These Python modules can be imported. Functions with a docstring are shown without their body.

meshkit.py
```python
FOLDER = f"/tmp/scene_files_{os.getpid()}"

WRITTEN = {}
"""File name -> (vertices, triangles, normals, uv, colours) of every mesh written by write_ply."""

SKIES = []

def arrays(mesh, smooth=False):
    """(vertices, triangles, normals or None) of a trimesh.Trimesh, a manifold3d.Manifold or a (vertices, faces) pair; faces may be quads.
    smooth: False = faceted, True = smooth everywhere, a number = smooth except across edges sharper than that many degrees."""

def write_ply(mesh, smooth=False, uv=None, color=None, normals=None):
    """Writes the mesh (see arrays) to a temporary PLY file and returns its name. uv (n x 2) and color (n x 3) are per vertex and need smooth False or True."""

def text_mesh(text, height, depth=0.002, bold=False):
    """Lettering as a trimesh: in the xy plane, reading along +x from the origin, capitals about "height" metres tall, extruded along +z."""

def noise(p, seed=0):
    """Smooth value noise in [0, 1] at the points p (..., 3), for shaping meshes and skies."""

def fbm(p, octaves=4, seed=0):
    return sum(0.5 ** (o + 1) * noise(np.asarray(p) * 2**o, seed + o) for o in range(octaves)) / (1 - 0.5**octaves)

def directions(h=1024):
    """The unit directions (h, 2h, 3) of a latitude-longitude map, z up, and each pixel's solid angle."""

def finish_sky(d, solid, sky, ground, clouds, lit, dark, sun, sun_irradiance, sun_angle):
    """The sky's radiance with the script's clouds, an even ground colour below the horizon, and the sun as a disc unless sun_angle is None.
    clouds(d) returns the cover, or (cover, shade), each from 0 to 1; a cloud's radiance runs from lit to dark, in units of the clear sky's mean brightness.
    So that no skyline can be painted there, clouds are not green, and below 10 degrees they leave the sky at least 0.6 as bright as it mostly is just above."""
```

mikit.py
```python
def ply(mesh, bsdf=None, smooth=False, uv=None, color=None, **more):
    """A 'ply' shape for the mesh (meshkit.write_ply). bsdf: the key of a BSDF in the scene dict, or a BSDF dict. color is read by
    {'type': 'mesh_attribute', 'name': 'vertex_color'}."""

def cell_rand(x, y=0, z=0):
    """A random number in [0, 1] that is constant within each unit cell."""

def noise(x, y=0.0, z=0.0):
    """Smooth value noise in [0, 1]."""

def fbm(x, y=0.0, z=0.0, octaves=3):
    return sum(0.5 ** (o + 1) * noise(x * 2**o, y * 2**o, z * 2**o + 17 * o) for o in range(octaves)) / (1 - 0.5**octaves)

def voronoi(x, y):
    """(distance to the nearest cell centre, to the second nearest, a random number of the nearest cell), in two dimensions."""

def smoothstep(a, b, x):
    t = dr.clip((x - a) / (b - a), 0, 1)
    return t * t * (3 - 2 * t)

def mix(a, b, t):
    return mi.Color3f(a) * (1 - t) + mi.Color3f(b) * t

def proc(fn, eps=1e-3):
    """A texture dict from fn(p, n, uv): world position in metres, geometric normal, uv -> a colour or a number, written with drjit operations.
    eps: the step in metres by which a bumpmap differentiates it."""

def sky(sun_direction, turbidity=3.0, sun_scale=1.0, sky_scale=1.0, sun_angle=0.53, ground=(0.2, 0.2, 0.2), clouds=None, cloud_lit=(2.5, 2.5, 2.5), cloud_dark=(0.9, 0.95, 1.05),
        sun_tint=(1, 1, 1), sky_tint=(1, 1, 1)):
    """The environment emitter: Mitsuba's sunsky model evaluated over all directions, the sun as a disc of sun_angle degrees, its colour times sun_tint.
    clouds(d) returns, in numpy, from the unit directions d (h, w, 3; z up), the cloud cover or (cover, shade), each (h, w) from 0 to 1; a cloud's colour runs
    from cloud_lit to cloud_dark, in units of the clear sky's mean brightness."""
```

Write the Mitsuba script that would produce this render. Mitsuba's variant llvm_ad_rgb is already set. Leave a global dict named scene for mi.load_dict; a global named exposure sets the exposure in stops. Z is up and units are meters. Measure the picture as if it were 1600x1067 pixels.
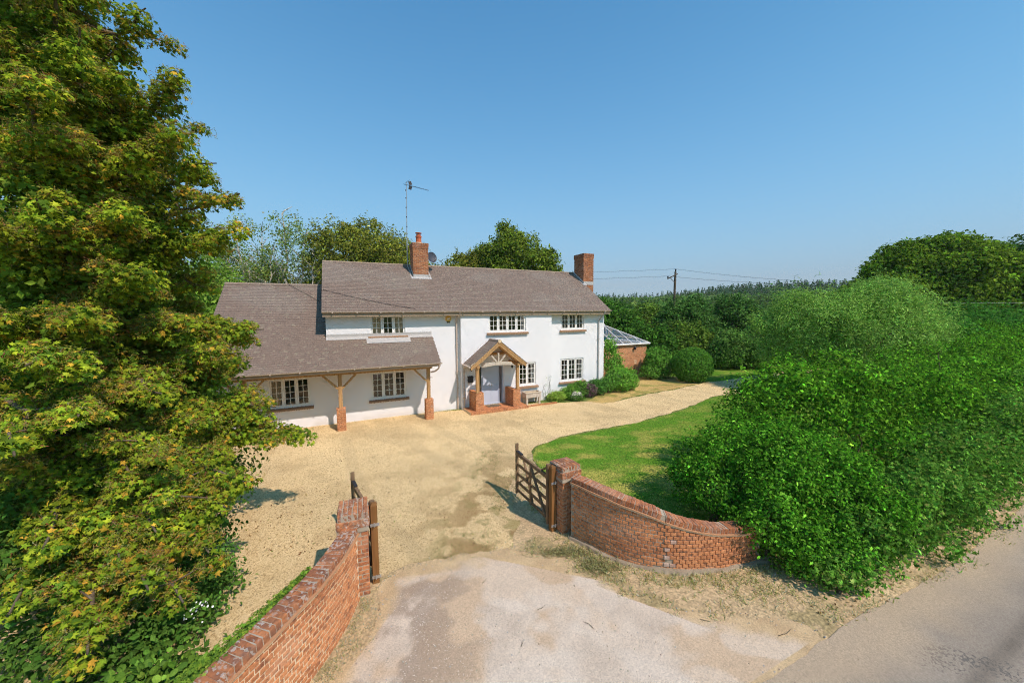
import math
import numpy as np
import drjit as dr
import mitsuba as mi
import mikit
import meshkit
from mikit import noise, fbm, smoothstep, mix, cell_rand, voronoi
from shapely.geometry import Polygon, Point, LineString, box as sbox
import trimesh

T = mi.ScalarTransform4f
scene, labels = {}, {}

# ------------------------------------------------------------------ camera, sky, exposure
PITCH, ROLL, CAM_H, HFOV = 0.079, 0.007, 4.8, 108.75
_f = np.array([0, math.cos(PITCH), -math.sin(PITCH)])
_u0 = np.array([0, math.sin(PITCH), math.cos(PITCH)])
_r0 = np.array([1.0, 0, 0])
_up = math.cos(ROLL) * _u0 + math.sin(ROLL) * _r0
scene['camera'] = {'type': 'perspective', 'fov': HFOV, 'fov_axis': 'x', 'near_clip': 0.05, 'far_clip': 6000.0,
                   'to_world': T().look_at(origin=[0, 0, CAM_H], target=[float(_f[0]), float(_f[1]), float(CAM_H + _f[2])], up=[float(x) for x in _up])}
SUN = np.array([0.73 * 0.651, -0.68 * 0.651, 0.759])


def wisps(d):
    """a thin milky veil low over the horizon, and a few small clouds in it"""
    az = np.degrees(np.arctan2(d[..., 0], d[..., 1]))
    el = np.degrees(np.arcsin(np.clip(d[..., 2], -1, 1)))
    n = meshkit.fbm(np.stack([np.sin(np.radians(az)) * 14, np.cos(np.radians(az)) * 14, el * 1.5], -1), 4, 5)
    puff = np.clip((n - 0.63) * 9, 0, 1) * np.exp(-((el - 2.6) / 1.1) ** 2)
    veil = np.clip(1.26 * np.exp(-np.clip(el, 0, 90) / 13.4), 0, 0.92)
    cover = veil + puff * (1 - veil)
    return cover, np.where(cover > 1e-4, veil / np.maximum(cover, 1e-4), 1.0)


scene['sky'] = mikit.sky([float(x) for x in SUN], turbidity=3.0, sun_scale=1.10, sky_scale=2.0, clouds=wisps, cloud_lit=(2.2, 2.2, 2.2), cloud_dark=(0.85, 1.09, 1.34), ground=(0.22, 0.2, 0.15),
                         sun_tint=(0.97, 0.985, 1.18), sky_tint=(0.45, 0.955, 1.02))
exposure = 1.45

# ------------------------------------------------------------------ materials
def bsdf(key, base, rough=0.8, spec=0.3, bump=None, bscale=1.0, eps=1e-3, two=True, **kw):
    col = mikit.proc(base) if callable(base) else (base if isinstance(base, dict) else {'type': 'rgb', 'value': list(base)})
    d = {'type': 'principled', 'base_color': col, 'roughness': rough, 'specular': spec, **kw}
    if bump is not None:
        d = {'type': 'bumpmap', 'arbitrary': mikit.proc(bump, eps), 'scale': bscale, 'bsdf': d}
    scene[key] = {'type': 'twosided', 'bsdf': d} if two else d
    return key


def C(r, g, b):
    return mi.Color3f(r, g, b)


def f_gravel(p, n, uv):
    a = cell_rand(p.x * 62 + 0.3 * noise(p.x * 30, p.y * 30), p.y * 62)
    b = noise(p.x * 33, p.y * 33, 4)
    big = fbm(p.x * 0.55, p.y * 0.55, 1.0, 4)
    col = mix(C(0.43, 0.30, 0.13), C(0.71, 0.555, 0.315), a * 0.65 + b * 0.35)
    col = mix(col, C(0.30, 0.175, 0.07), smoothstep(0.84, 0.97, cell_rand(p.x * 47, p.y * 47, 2)) * 0.7)
    col = col * (0.86 + 0.30 * big)
    # brown litter and thin weeds where wheels do not run, stronger towards the gate
    near = smoothstep(13.5, 8.0, p.y) * smoothstep(-2.6, -0.6, p.x)
    w = smoothstep(0.53, 0.66, fbm(p.x * 1.7, p.y * 1.7, 7, 4)) * (0.20 + 0.62 * near)
    col = mix(col, C(0.26, 0.165, 0.065), w)
    col = mix(col, C(0.16, 0.09, 0.04), smoothstep(0.88, 0.93, noise(p.x * 17, p.y * 17, 9)) * 0.4)
    track = smoothstep(0.55, 0.35, dr.abs(fbm(p.x * 0.35 + 0.22 * p.y, p.y * 0.10, 31, 3) - 0.5) * 9)
    col = col * (1 - 0.10 * track)
    g = smoothstep(0.56, 0.68, fbm(p.x * 2.6, p.y * 2.6, 11, 4)) * near
    col = mix(col, C(0.25, 0.205, 0.075), g * 0.7)
    return col


def f_gravel_h(p, n, uv):
    return 0.008 * noise(p.x * 48, p.y * 48) + 0.008 * noise(p.x * 22, p.y * 22, 3) + 0.03 * noise(p.x * 1.6, p.y * 1.6)


def f_apron(p, n, uv):
    fine = noise(p.x * 90, p.y * 90) * 0.5 + 0.5 * cell_rand(p.x * 55, p.y * 55)
    q = fbm(p.x * 1.1, p.y * 1.1, 3, 4)
    grey = mix(C(0.46, 0.372, 0.282), C(0.64, 0.535, 0.418), fbm(p.x * 2.3, p.y * 2.3, 9, 4))
    tan = C(0.52, 0.375, 0.235)
    col = mix(grey, tan, smoothstep(0.46, 0.60, q) * 0.8)
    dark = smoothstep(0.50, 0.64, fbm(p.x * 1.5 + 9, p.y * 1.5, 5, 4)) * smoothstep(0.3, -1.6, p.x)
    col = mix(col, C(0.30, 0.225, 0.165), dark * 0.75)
    pale = smoothstep(0.53, 0.63, fbm(p.x * 0.8, p.y * 1.2, 21, 3))
    col = mix(col, C(0.66, 0.575, 0.47), pale * 0.4)
    col = mix(col, C(0.66, 0.60, 0.50), smoothstep(0.95, 0.99, cell_rand(p.x * 75, p.y * 75, 5)) * 0.7 * (0.2 + dark))
    edge = smoothstep(0.15, 0.95, uv.x + 0.75 * (fbm(p.x * 3.2, p.y * 3.2, 13, 4) - 0.5))
    col = mix(col, mix(C(0.45, 0.315, 0.175), C(0.56, 0.415, 0.235), noise(p.x * 6, p.y * 6)), edge)
    return col * (0.78 + 0.40 * fine)


def f_apron_h(p, n, uv):
    return 0.005 * noise(p.x * 60, p.y * 60) + 0.004 * noise(p.x * 25, p.y * 25, 2) + 0.03 * fbm(p.x * 1.5, p.y * 1.5, 0, 3)


RD = np.array([0.905, 0.425]); RN = np.array([-0.425, 0.905])


def f_road(p, n, uv):
    s = p.x * RD[0] + p.y * RD[1]
    t = p.x * RN[0] + p.y * RN[1]
    fine = noise(p.x * 95, p.y * 95) * 0.5 + 0.5 * cell_rand(p.x * 60, p.y * 60)
    col = mix(C(0.235, 0.196, 0.155), C(0.325, 0.275, 0.218), fbm(p.x * 0.9, p.y * 0.9, 2, 4))
    wob = t + 0.25 * fbm(s * 0.4, 0.0, 3, 2)
    tyre = dr.exp(-dr.square((wob - 1.50) / 0.10)) * 0.38 + dr.exp(-dr.square((wob - 0.25) / 0.12)) * 0.38
    col = col * (1 - tyre * (0.35 + 0.8 * fbm(s * 1.4, t * 3, 4, 3)))
    blot = dr.exp(-dr.square((p.x - 6.05) / 0.75) - dr.square((p.y - 4.62 + 0.22 * (p.x - 6.05)) / 0.24))
    speck = smoothstep(0.46, 0.60, noise(p.x * 55, p.y * 55, 8) * 0.6 + 0.4 * fbm(p.x * 6, p.y * 6, 3, 3) - 0.22 * (1 - blot))
    col = mix(col, C(0.10, 0.092, 0.082), speck * smoothstep(0.12, 0.5, blot) * 0.75)
    dust = smoothstep(1.55, 2.35, t + 0.5 * (fbm(p.x * 1.6, p.y * 1.6, 6, 3) - 0.5))
    col = mix(col, C(0.46, 0.35, 0.23), dust * 0.75)
    return col * (0.76 + 0.44 * fine)


def f_soil(p, n, uv):
    a = fbm(p.x * 1.3, p.y * 1.3, 0, 4)
    b = noise(p.x * 38, p.y * 38)
    col = mix(C(0.40, 0.285, 0.155), C(0.56, 0.425, 0.25), a)
    col = mix(col, C(0.22, 0.19, 0.075), smoothstep(0.54, 0.70, fbm(p.x * 2.6, p.y * 2.6, 5, 4)) * 0.5)
    return col * (0.7 + 0.6 * b)


def f_soil_h(p, n, uv):
    return 0.010 * noise(p.x * 40, p.y * 40) + 0.008 * noise(p.x * 17, p.y * 17, 3)


def f_lawn(p, n, uv):
    st = fbm(p.x * 1.3 + p.y * 0.6, p.y * 1.9 - p.x * 0.9, 2, 4)
    a = fbm(p.x * 1.5 - p.y * 0.4, p.y * 2.2, 0, 4)
    col = mix(C(0.060, 0.175, 0.012), C(0.125, 0.235, 0.022), st)
    near = smoothstep(16.5, 11.0, p.y)
    dry = smoothstep(0.38, 0.76, a + 0.16 * (noise(p.x * 4, p.y * 5) - 0.5) + 0.05 * near)
    col = mix(col, C(0.36, 0.32, 0.075), dry * (0.35 + 0.5 * near))
    return col * (0.72 + 0.56 * noise(p.x * 30, p.y * 30, 4))


def f_lawn_h(p, n, uv):
    return 0.03 * noise(p.x * 30, p.y * 30) + 0.03 * noise(p.x * 11, p.y * 11, 2)


def f_field(p, n, uv):
    a = fbm(p.x * 0.5, p.y * 0.5, 0, 3)
    return mix(C(0.06, 0.12, 0.02), C(0.20, 0.19, 0.06), a) * (0.7 + 0.6 * noise(p.x * 12, p.y * 12))


def f_straw(p, n, uv):
    a = fbm(p.x * 0.9, p.y * 1.2, 0, 4)
    col = mix(C(0.36, 0.245, 0.085), C(0.52, 0.37, 0.14), a)
    col = mix(col, C(0.17, 0.19, 0.04), smoothstep(0.52, 0.66, fbm(p.x * 1.4, p.y * 1.4, 4, 3)) * 0.6)
    return col * (0.75 + 0.5 * noise(p.x * 28, p.y * 28))


def f_render(p, n, uv):
    a = fbm(p.x * 0.8, p.y * 0.8, p.z * 0.5, 3)
    low = smoothstep(0.35, 0.0, p.z + 0.25 * noise(p.x * 3, p.y * 3))
    col = mix(C(0.79, 0.795, 0.80), C(0.74, 0.745, 0.75), a)
    return mix(col, C(0.52, 0.45, 0.36), low * 0.45)


def f_render_h(p, n, uv):
    return 0.0025 * noise(p.x * 35, p.y * 35, p.z * 35) + 0.008 * noise(p.x * 3, p.y * 3, p.z * 3)


def f_tile(p, n, uv):
    t = uv.x
    col = mix(C(0.182, 0.136, 0.108), C(0.214, 0.162, 0.129), t)
    st = fbm(p.x * 0.6, p.y * 0.6, p.z * 0.9, 4)
    col = mix(col, C(0.245, 0.215, 0.18), smoothstep(0.48, 0.66, st) * 0.35)
    lich = smoothstep(0.70, 0.80, noise(p.x * 9, p.y * 9, p.z * 9))
    col = mix(col, C(0.33, 0.31, 0.22), lich * 0.3)
    return col * (0.92 + 0.16 * noise(p.x * 20, p.y * 20, p.z * 20))


def f_brick(p, n, uv):
    t = uv.x
    col = mix(C(0.31, 0.112, 0.050), C(0.60, 0.262, 0.112), t)
    nz = noise(p.x * 42, p.y * 42, p.z * 42)
    col = col * (0.70 + 0.50 * nz)
    col = mix(col, C(0.12, 0.055, 0.04), smoothstep(0.62, 0.8, noise(p.x * 17, p.y * 17, p.z * 17)) * 0.55)
    bloom = smoothstep(0.60, 0.74, fbm(p.x * 2.2, p.y * 2.2, p.z * 3, 3))
    col = mix(col, C(0.55, 0.36, 0.25), bloom * 0.2)
    # lichen and grime by how exposed this brick is (uv.y)
    grime = smoothstep(0.35, 0.65, fbm(p.x * 9, p.y * 9, p.z * 9, 3)) * uv.y
    col = mix(col, C(0.14, 0.08, 0.06), grime * 0.6)
    wob = 0.9 * noise(p.x * 34, p.y * 34, p.z * 34)
    d1, d2, r = voronoi(p.x * 21 + wob, p.y * 21 + p.z * 15 - wob)
    zone = fbm(p.x * 4.0, p.y * 4.0, p.z * 4.0, 3)
    spot = smoothstep(0.46, 0.28, d1 + 0.35 * (noise(p.x * 80, p.y * 80, p.z * 80) - 0.5)) * smoothstep(0.62, 0.45, r + 1.3 * (zone - 0.42))
    return mix(col, mix(C(0.42, 0.39, 0.34), C(0.56, 0.53, 0.48), r), spot * uv.y * 0.65)


def f_mortar(p, n, uv):
    return mix(C(0.58, 0.45, 0.28), C(0.72, 0.59, 0.40), fbm(p.x * 6, p.y * 6, p.z * 6, 3))


def f_grey_mortar(p, n, uv):
    return mix(C(0.30, 0.25, 0.185), C(0.45, 0.385, 0.29), fbm(p.x * 6, p.y * 6, p.z * 6, 3))


def f_oak(p, n, uv):
    g = noise(p.x * 30, p.y * 30, p.z * 3.0)
    col = mix(C(0.35, 0.195, 0.078), C(0.53, 0.325, 0.145), g)
    return col * (0.8 + 0.35 * noise(p.x * 3, p.y * 3, p.z * 2))


def f_gatewood(p, n, uv):
    g = noise(p.x * 40, p.y * 40, p.z * 5.0)
    col = mix(C(0.13, 0.080, 0.045), C(0.27, 0.175, 0.095), g)
    return mix(col, C(0.30, 0.25, 0.20), smoothstep(0.5, 0.8, noise(p.x * 5, p.y * 5, p.z * 5)) * smoothstep(0.2, 0.9, n.z) * 0.7)


def f_greywood(p, n, uv):
    g = noise(p.x * 30, p.y * 30, p.z * 9.0)
    return mix(C(0.40, 0.34, 0.26), C(0.62, 0.56, 0.47), g)


def f_bark(p, n, uv):
    g = noise(p.x * 14, p.y * 14, p.z * 3.0)
    return mix(C(0.07, 0.052, 0.036), C(0.19, 0.15, 0.105), g)


def f_birch(p, n, uv):
    g = noise(p.x * 3, p.y * 3, p.z * 4.0)
    col = mix(C(0.40, 0.34, 0.26), C(0.62, 0.56, 0.46), noise(p.x * 9, p.y * 9, p.z * 2))
    return mix(col, C(0.16, 0.13, 0.09), smoothstep(0.62, 0.75, g))


bsdf('gravel_material', f_gravel, 0.9, 0.2, f_gravel_h, 1.0, 3e-3)
bsdf('apron_material', f_apron, 0.9, 0.2, f_apron_h, 1.0, 3e-3)
bsdf('road_material', f_road, 0.85, 0.25, f_apron_h, 0.6, 3e-3)
bsdf('soil_material', f_soil, 0.95, 0.1, f_soil_h, 1.0, 4e-3)
bsdf('lawn_material', f_lawn, 0.9, 0.1, f_lawn_h, 1.0, 4e-3)
bsdf('field_material', f_field, 0.95, 0.1)
bsdf('straw_material', f_straw, 0.95, 0.1, f_lawn_h, 0.8, 4e-3)
bsdf('render_material', f_render, 0.9, 0.15, f_render_h, 1.0, 3e-3)
bsdf('tile_material', f_tile, 0.75, 0.3)
bsdf('brick_material', f_brick, 0.9, 0.2)
bsdf('mortar_material', f_mortar, 0.95, 0.1)
bsdf('grey_mortar_material', f_grey_mortar, 0.95, 0.1)
bsdf('oak_material', f_oak, 0.7, 0.25)
bsdf('gatewood_material', f_gatewood, 0.75, 0.25)
bsdf('greywood_material', f_greywood, 0.85, 0.2)
bsdf('bark_material', f_bark, 0.95, 0.1)
bsdf('birch_material', f_birch, 0.9, 0.1)
bsdf('white_paint', (0.80, 0.785, 0.74), 0.4, 0.4)
bsdf('gutter_material', (0.52, 0.43, 0.35), 0.5, 0.4)
bsdf('fascia_material', (0.36, 0.27, 0.19), 0.6, 0.3)
bsdf('lead_material', (0.42, 0.41, 0.39), 0.6, 0.4)
bsdf('door_material', (0.50, 0.56, 0.66), 0.4, 0.4)
bsdf('steel_material', (0.50, 0.50, 0.49), 0.4, 0.5, metallic=0.7)
bsdf('black_material', (0.025, 0.025, 0.028), 0.5, 0.4)
bsdf('terracotta_material', (0.47, 0.13, 0.06), 0.8, 0.2)
bsdf('dish_material', (0.045, 0.055, 0.075), 0.55, 0.3)
bsdf('alarm_material', (0.72, 0.42, 0.07), 0.5, 0.4)
bsdf('pale_sign_material', (0.80, 0.66, 0.52), 0.5, 0.3)
bsdf('curtain_material', (0.50, 0.42, 0.30), 0.95, 0.1)
bsdf('inside_material', (0.32, 0.20, 0.15), 0.95, 0.1)
bsdf('pole_material', (0.115, 0.092, 0.068), 0.9, 0.1)
bsdf('wire_material', (0.03, 0.03, 0.032), 0.6, 0.3)
bsdf('pale_wire_material', (0.45, 0.44, 0.42), 0.6, 0.3)
bsdf('stone_material', (0.36, 0.31, 0.24), 0.95, 0.1)
bsdf('aluminium_material', (0.62, 0.62, 0.61), 0.45, 0.5)
scene['pane_glass'] = {'type': 'thindielectric', 'int_ior': 1.5}
scene['leaf_material'] = {'type': 'principledthin', 'base_color': {'type': 'mesh_attribute', 'name': 'vertex_color'}, 'roughness': 0.36, 'spec_trans': 0.0, 'diff_trans': 0.6, 'eta': 1.5}
scene['matt_leaf_material'] = {'type': 'principledthin', 'base_color': {'type': 'mesh_attribute', 'name': 'vertex_color'}, 'roughness': 0.8, 'spec_trans': 0.0, 'diff_trans': 0.7, 'eta': 1.3}
scene['flower_material'] = {'type': 'twosided', 'bsdf': {'type': 'diffuse', 'reflectance': {'type': 'mesh_attribute', 'name': 'vertex_color'}}}

# ------------------------------------------------------------------ helpers
def add(key, shape):
    if key in scene:
        k = 1
        while f'{key}_{k:03d}' in scene:
            k += 1
        key = f'{key}_{k:03d}'
    scene[key] = shape
    return key


_taken = {}


def thing(key, label, cat, group=None, kind=None):
    if key in _taken:
        _taken[key] += 1
        key = f'{key}_{_taken[key]:03d}'
    else:
        _taken[key] = 0
    labels[key] = {'label': label, 'category': cat}
    if group:
        labels[key]['group'] = group
    if kind:
        labels[key]['kind'] = kind
    return key


def structure(key, shape, label=None):
    scene[key] = shape
    labels[key] = {'kind': 'structure'}
    if label:
        labels[key]['label'] = label


# house frame: u along the facade, v into the house, z up
HYAW, HX0, HY0 = 0.441, -7.924, 15.628
_ch, _sh = math.cos(HYAW), math.sin(HYAW)


def hw(P):
    P = np.asarray(P, float)
    return np.stack([HX0 + P[..., 0] * _ch - P[..., 1] * _sh, HY0 + P[..., 0] * _sh + P[..., 1] * _ch, P[..., 2]], -1)


def frame(origin, ang):
    c, s = math.cos(ang), math.sin(ang)

    def fn(P):
        P = np.asarray(P, float)
        return np.stack([origin[0] + P[..., 0] * c - P[..., 1] * s, origin[1] + P[..., 0] * s + P[..., 1] * c, origin[2] + P[..., 2]], -1)
    return fn


BOXF = np.array([[0, 2, 3], [0, 3, 1], [4, 5, 7], [4, 7, 6], [0, 1, 5], [0, 5, 4], [2, 6, 7], [2, 7, 3], [0, 4, 6], [0, 6, 2], [1, 3, 7], [1, 7, 5]])


class MB:
    """collects vertices and triangles"""

    def __init__(self, fn=None):
        self.v, self.f, self.n, self.fn, self.t = [], [], 0, fn, []

    def raw(self, v, f, tone=0.5, exposed=0.0):
        v = np.asarray(v, float)
        self.v.append(v)
        self.f.append(np.asarray(f, int) + self.n)
        self.n += len(v)
        tt = np.empty((len(v), 2))
        tt[:, 0], tt[:, 1] = tone, exposed
        self.t.append(tt)
        return self

    def box(self, x0, x1, y0, y1, z0, z1, tone=0.5, exposed=0.0):
        v = np.array([[x, y, z] for z in (z0, z1) for y in (y0, y1) for x in (x0, x1)], float)
        return self.raw(v, BOXF, tone, exposed)

    def bar(self, p, q, w, h, up=(0, 0, 1), tone=0.5):
        """a square timber from p to q: w across, h along up"""
        p, q, up = np.asarray(p, float), np.asarray(q, float), np.asarray(up, float)
        d = (q - p) / np.linalg.norm(q - p)
        s = np.cross(d, up)
        s /= np.linalg.norm(s)
        t = np.cross(s, d)
        c = min(w, h) * 0.12
        ring = np.array([(-w / 2 + c, -h / 2), (w / 2 - c, -h / 2), (w / 2, -h / 2 + c), (w / 2, h / 2 - c), (w / 2 - c, h / 2), (-w / 2 + c, h / 2), (-w / 2, h / 2 - c), (-w / 2, -h / 2 + c)])
        a = p + ring[:, :1] * s + ring[:, 1:] * t
        b = q + ring[:, :1] * s + ring[:, 1:] * t
        f = []
        for i in range(8):
            j = (i + 1) % 8
            f += [[i, j, 8 + j], [i, 8 + j, 8 + i]]
        for i in range(1, 7):
            f += [[0, i + 1, i], [8, 8 + i, 8 + i + 1]]
        return self.raw(np.vstack([a, b]), f, tone)

    def tube(self, pts, rad, seg=8, cap=True, tone=0.5):
        pts = np.asarray(pts, float)
        rad = np.broadcast_to(np.asarray(rad, float), (len(pts),))
        tan = np.gradient(pts, axis=0)
        tan /= np.linalg.norm(tan, axis=1, keepdims=True) + 1e-12
        ref = np.array([0, 0, 1.0]) if abs(tan[0, 2]) < 0.9 else np.array([1.0, 0, 0])
        a = np.arange(seg) * 2 * math.pi / seg
        rows = []
        for p, t, r in zip(pts, tan, rad):
            s = np.cross(t, ref)
            if np.linalg.norm(s) < 1e-3:
                s = np.cross(t, [1.0, 0.3, 0])
            s /= np.linalg.norm(s)
            b = np.cross(s, t)
            rows.append(p + r * (np.cos(a)[:, None] * s + np.sin(a)[:, None] * b))
        v = np.vstack(rows)
        f = []
        for k in range(len(pts) - 1):
            for i in range(seg):
                j = (i + 1) % seg
                f += [[k * seg + i, (k + 1) * seg + i, (k + 1) * seg + j], [k * seg + i, (k + 1) * seg + j, k * seg + j]]
        if cap:
            e = (len(pts) - 1) * seg
            for i in range(1, seg - 1):
                f += [[0, i, i + 1], [e, e + i + 1, e + i]]
        return self.raw(v, f, tone)

    def prism(self, poly, d0, d1, axes='xz'):
        """extrudes a shapely polygon; axes: which two axes it lies in"""
        m = trimesh.creation.extrude_polygon(poly, 1.0, engine='earcut')
        v = np.array(m.vertices)
        w = np.empty_like(v)
        third = ({'x', 'y', 'z'} - set(axes)).pop()
        ix = {'x': 0, 'y': 1, 'z': 2}
        w[:, ix[axes[0]]], w[:, ix[axes[1]]] = v[:, 0], v[:, 1]
        w[:, ix[third]] = d0 + v[:, 2] * (d1 - d0)
        f = np.array(m.faces)
        perm = [ix[axes[0]], ix[axes[1]], ix[third]]
        if perm not in ([0, 1, 2], [1, 2, 0], [2, 0, 1]):
            f = f[:, ::-1]
        return self.raw(w, f)

    def mesh(self):
        v = np.vstack(self.v)
        if self.fn:
            v = self.fn(v)
        return v, np.vstack(self.f), np.vstack(self.t)

    def shape(self, mat, smooth=False):
        v, f, t = self.mesh()
        if smooth is not False and smooth is not True:
            return mikit.ply((v, f), mat, smooth=smooth)
        return mikit.ply((v, f), mat, smooth=smooth, uv=t)


def rot_to(d, up):
    d = d / np.linalg.norm(d)
    s = np.cross(up, d)
    s /= np.linalg.norm(s)
    return s, np.cross(d, s)


def sheet(poly, z, mat, uvfn=None, step=None):
    v2, f = trimesh.creation.triangulate_polygon(poly, engine='earcut')
    v = np.column_stack([v2, np.full(len(v2), z)])
    a, b, c = v[f[:, 0]], v[f[:, 1]], v[f[:, 2]]
    flip = np.cross(b - a, c - a)[:, 2] < 0
    f[flip] = f[flip][:, ::-1]
    return mikit.ply((v, f), mat, uv=(uvfn(v) if uvfn else None))


def ragged(pts, amp, step, seed, freq=1.5):
    """closed polygon with its edge broken up by noise"""
    line = LineString(list(pts) + [pts[0]])
    n = int(line.length / step)
    q = np.array([line.interpolate(i * line.length / n).coords[0] for i in range(n)])
    t = np.roll(q, -1, 0) - np.roll(q, 1, 0)
    t /= np.linalg.norm(t, axis=1, keepdims=True) + 1e-9
    nn = np.stack([-t[:, 1], t[:, 0]], 1)
    p3 = np.column_stack([q * freq, np.zeros(n)])
    d = (meshkit.fbm(p3, 5, seed) - 0.5) * 2 * amp
    poly = Polygon(q + nn * d[:, None]).buffer(0)
    if poly.geom_type != 'Polygon':
        poly = max(poly.geoms, key=lambda g: g.area)
    return poly


# ------------------------------------------------------------------ the land
def hill_height(x, y):
    r = np.hypot(x, y)
    az = np.degrees(np.arctan2(x, y))
    up = np.clip((r - 170) / 560, 0, 1)
    up = up * up * (3 - 2 * up)
    prof = 20 + 10 * np.clip((az - 14) / 28, 0, 1) + 4 * np.sin(az * 0.23)
    return up * prof


def make_land():
    rs = np.concatenate([np.linspace(0, 60, 13), np.geomspace(70, 1500, 26), [2600]])
    na = 120
    az = np.arange(na) * 2 * math.pi / na
    v = [[0, 0, 0]]
    for r in rs[1:]:
        for a in az:
            x, y = r * math.sin(a), r * math.cos(a)
            v.append([x, y, float(hill_height(np.array(x), np.array(y)))])
    v = np.array(v)
    f = [[0, 1 + (i + 1) % na, 1 + i] for i in range(na)]
    for k in range(len(rs) - 2):
        b0, b1 = 1 + k * na, 1 + (k + 1) * na
        for i in range(na):
            j = (i + 1) % na
            f += [[b0 + i, b0 + j, b1 + j], [b0 + i, b1 + j, b1 + i]]
    structure('ground', mikit.ply((v, np.array(f)), 'field_material', smooth=True))


make_land()

GRAVEL = [(-12, 2.5), (-3.2, 2.5), (-3.0, 4.4), (-2.75, 6.3), (-2.35, 6.35), (-1.9, 6.65), (-1.0, 6.95), (-0.1, 7.1), (0.1, 8.2), (-0.1, 9.6), (0.2, 11.0), (0.55, 12.1), (0.8, 12.8), (1.75, 13.75), (3.4, 14.55),
          (5.6, 15.7), (8.1, 17.5), (11.1, 20.2), (13.1, 21.05), (17, 22.5), (26, 27), (26, 31), (20, 28.5), (15.9, 26.0), (12.9, 24.3), (9.9, 22.2), (7.4, 20.7), (4.9, 19.0), (4.2, 19.4), (1.0, 19.0),
          (-4.0, 17.4), (-7.0, 16.2), (-12.5, 13.8), (-15, 11.0), (-14, 6)]
structure('gravel_drive', sheet(ragged(GRAVEL, 0.16, 0.08, 3), 0.008, 'gravel_material'))
LAWN = [(1.05, 9.9), (0.72, 11.2), (0.66, 12.0), (0.9, 12.75), (1.8, 13.65), (3.45, 14.45), (5.65, 15.6), (8.15, 17.35), (11.15, 20.05), (13.1, 20.95), (17, 22.3), (27, 26.6), (40, 30), (30, 17), (14, 11), (6.4, 6.9), (4.2, 6.8), (3.1, 6.75), (2.4, 6.9), (1.7, 7.4), (1.35, 7.9)]
lawn_poly = ragged(LAWN, 0.07, 0.06, 9, 2.5)


def lawn_mesh():
    m = trimesh.creation.extrude_polygon(lawn_poly, 0.035, engine='earcut')
    return np.array(m.vertices), np.array(m.faces)


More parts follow.
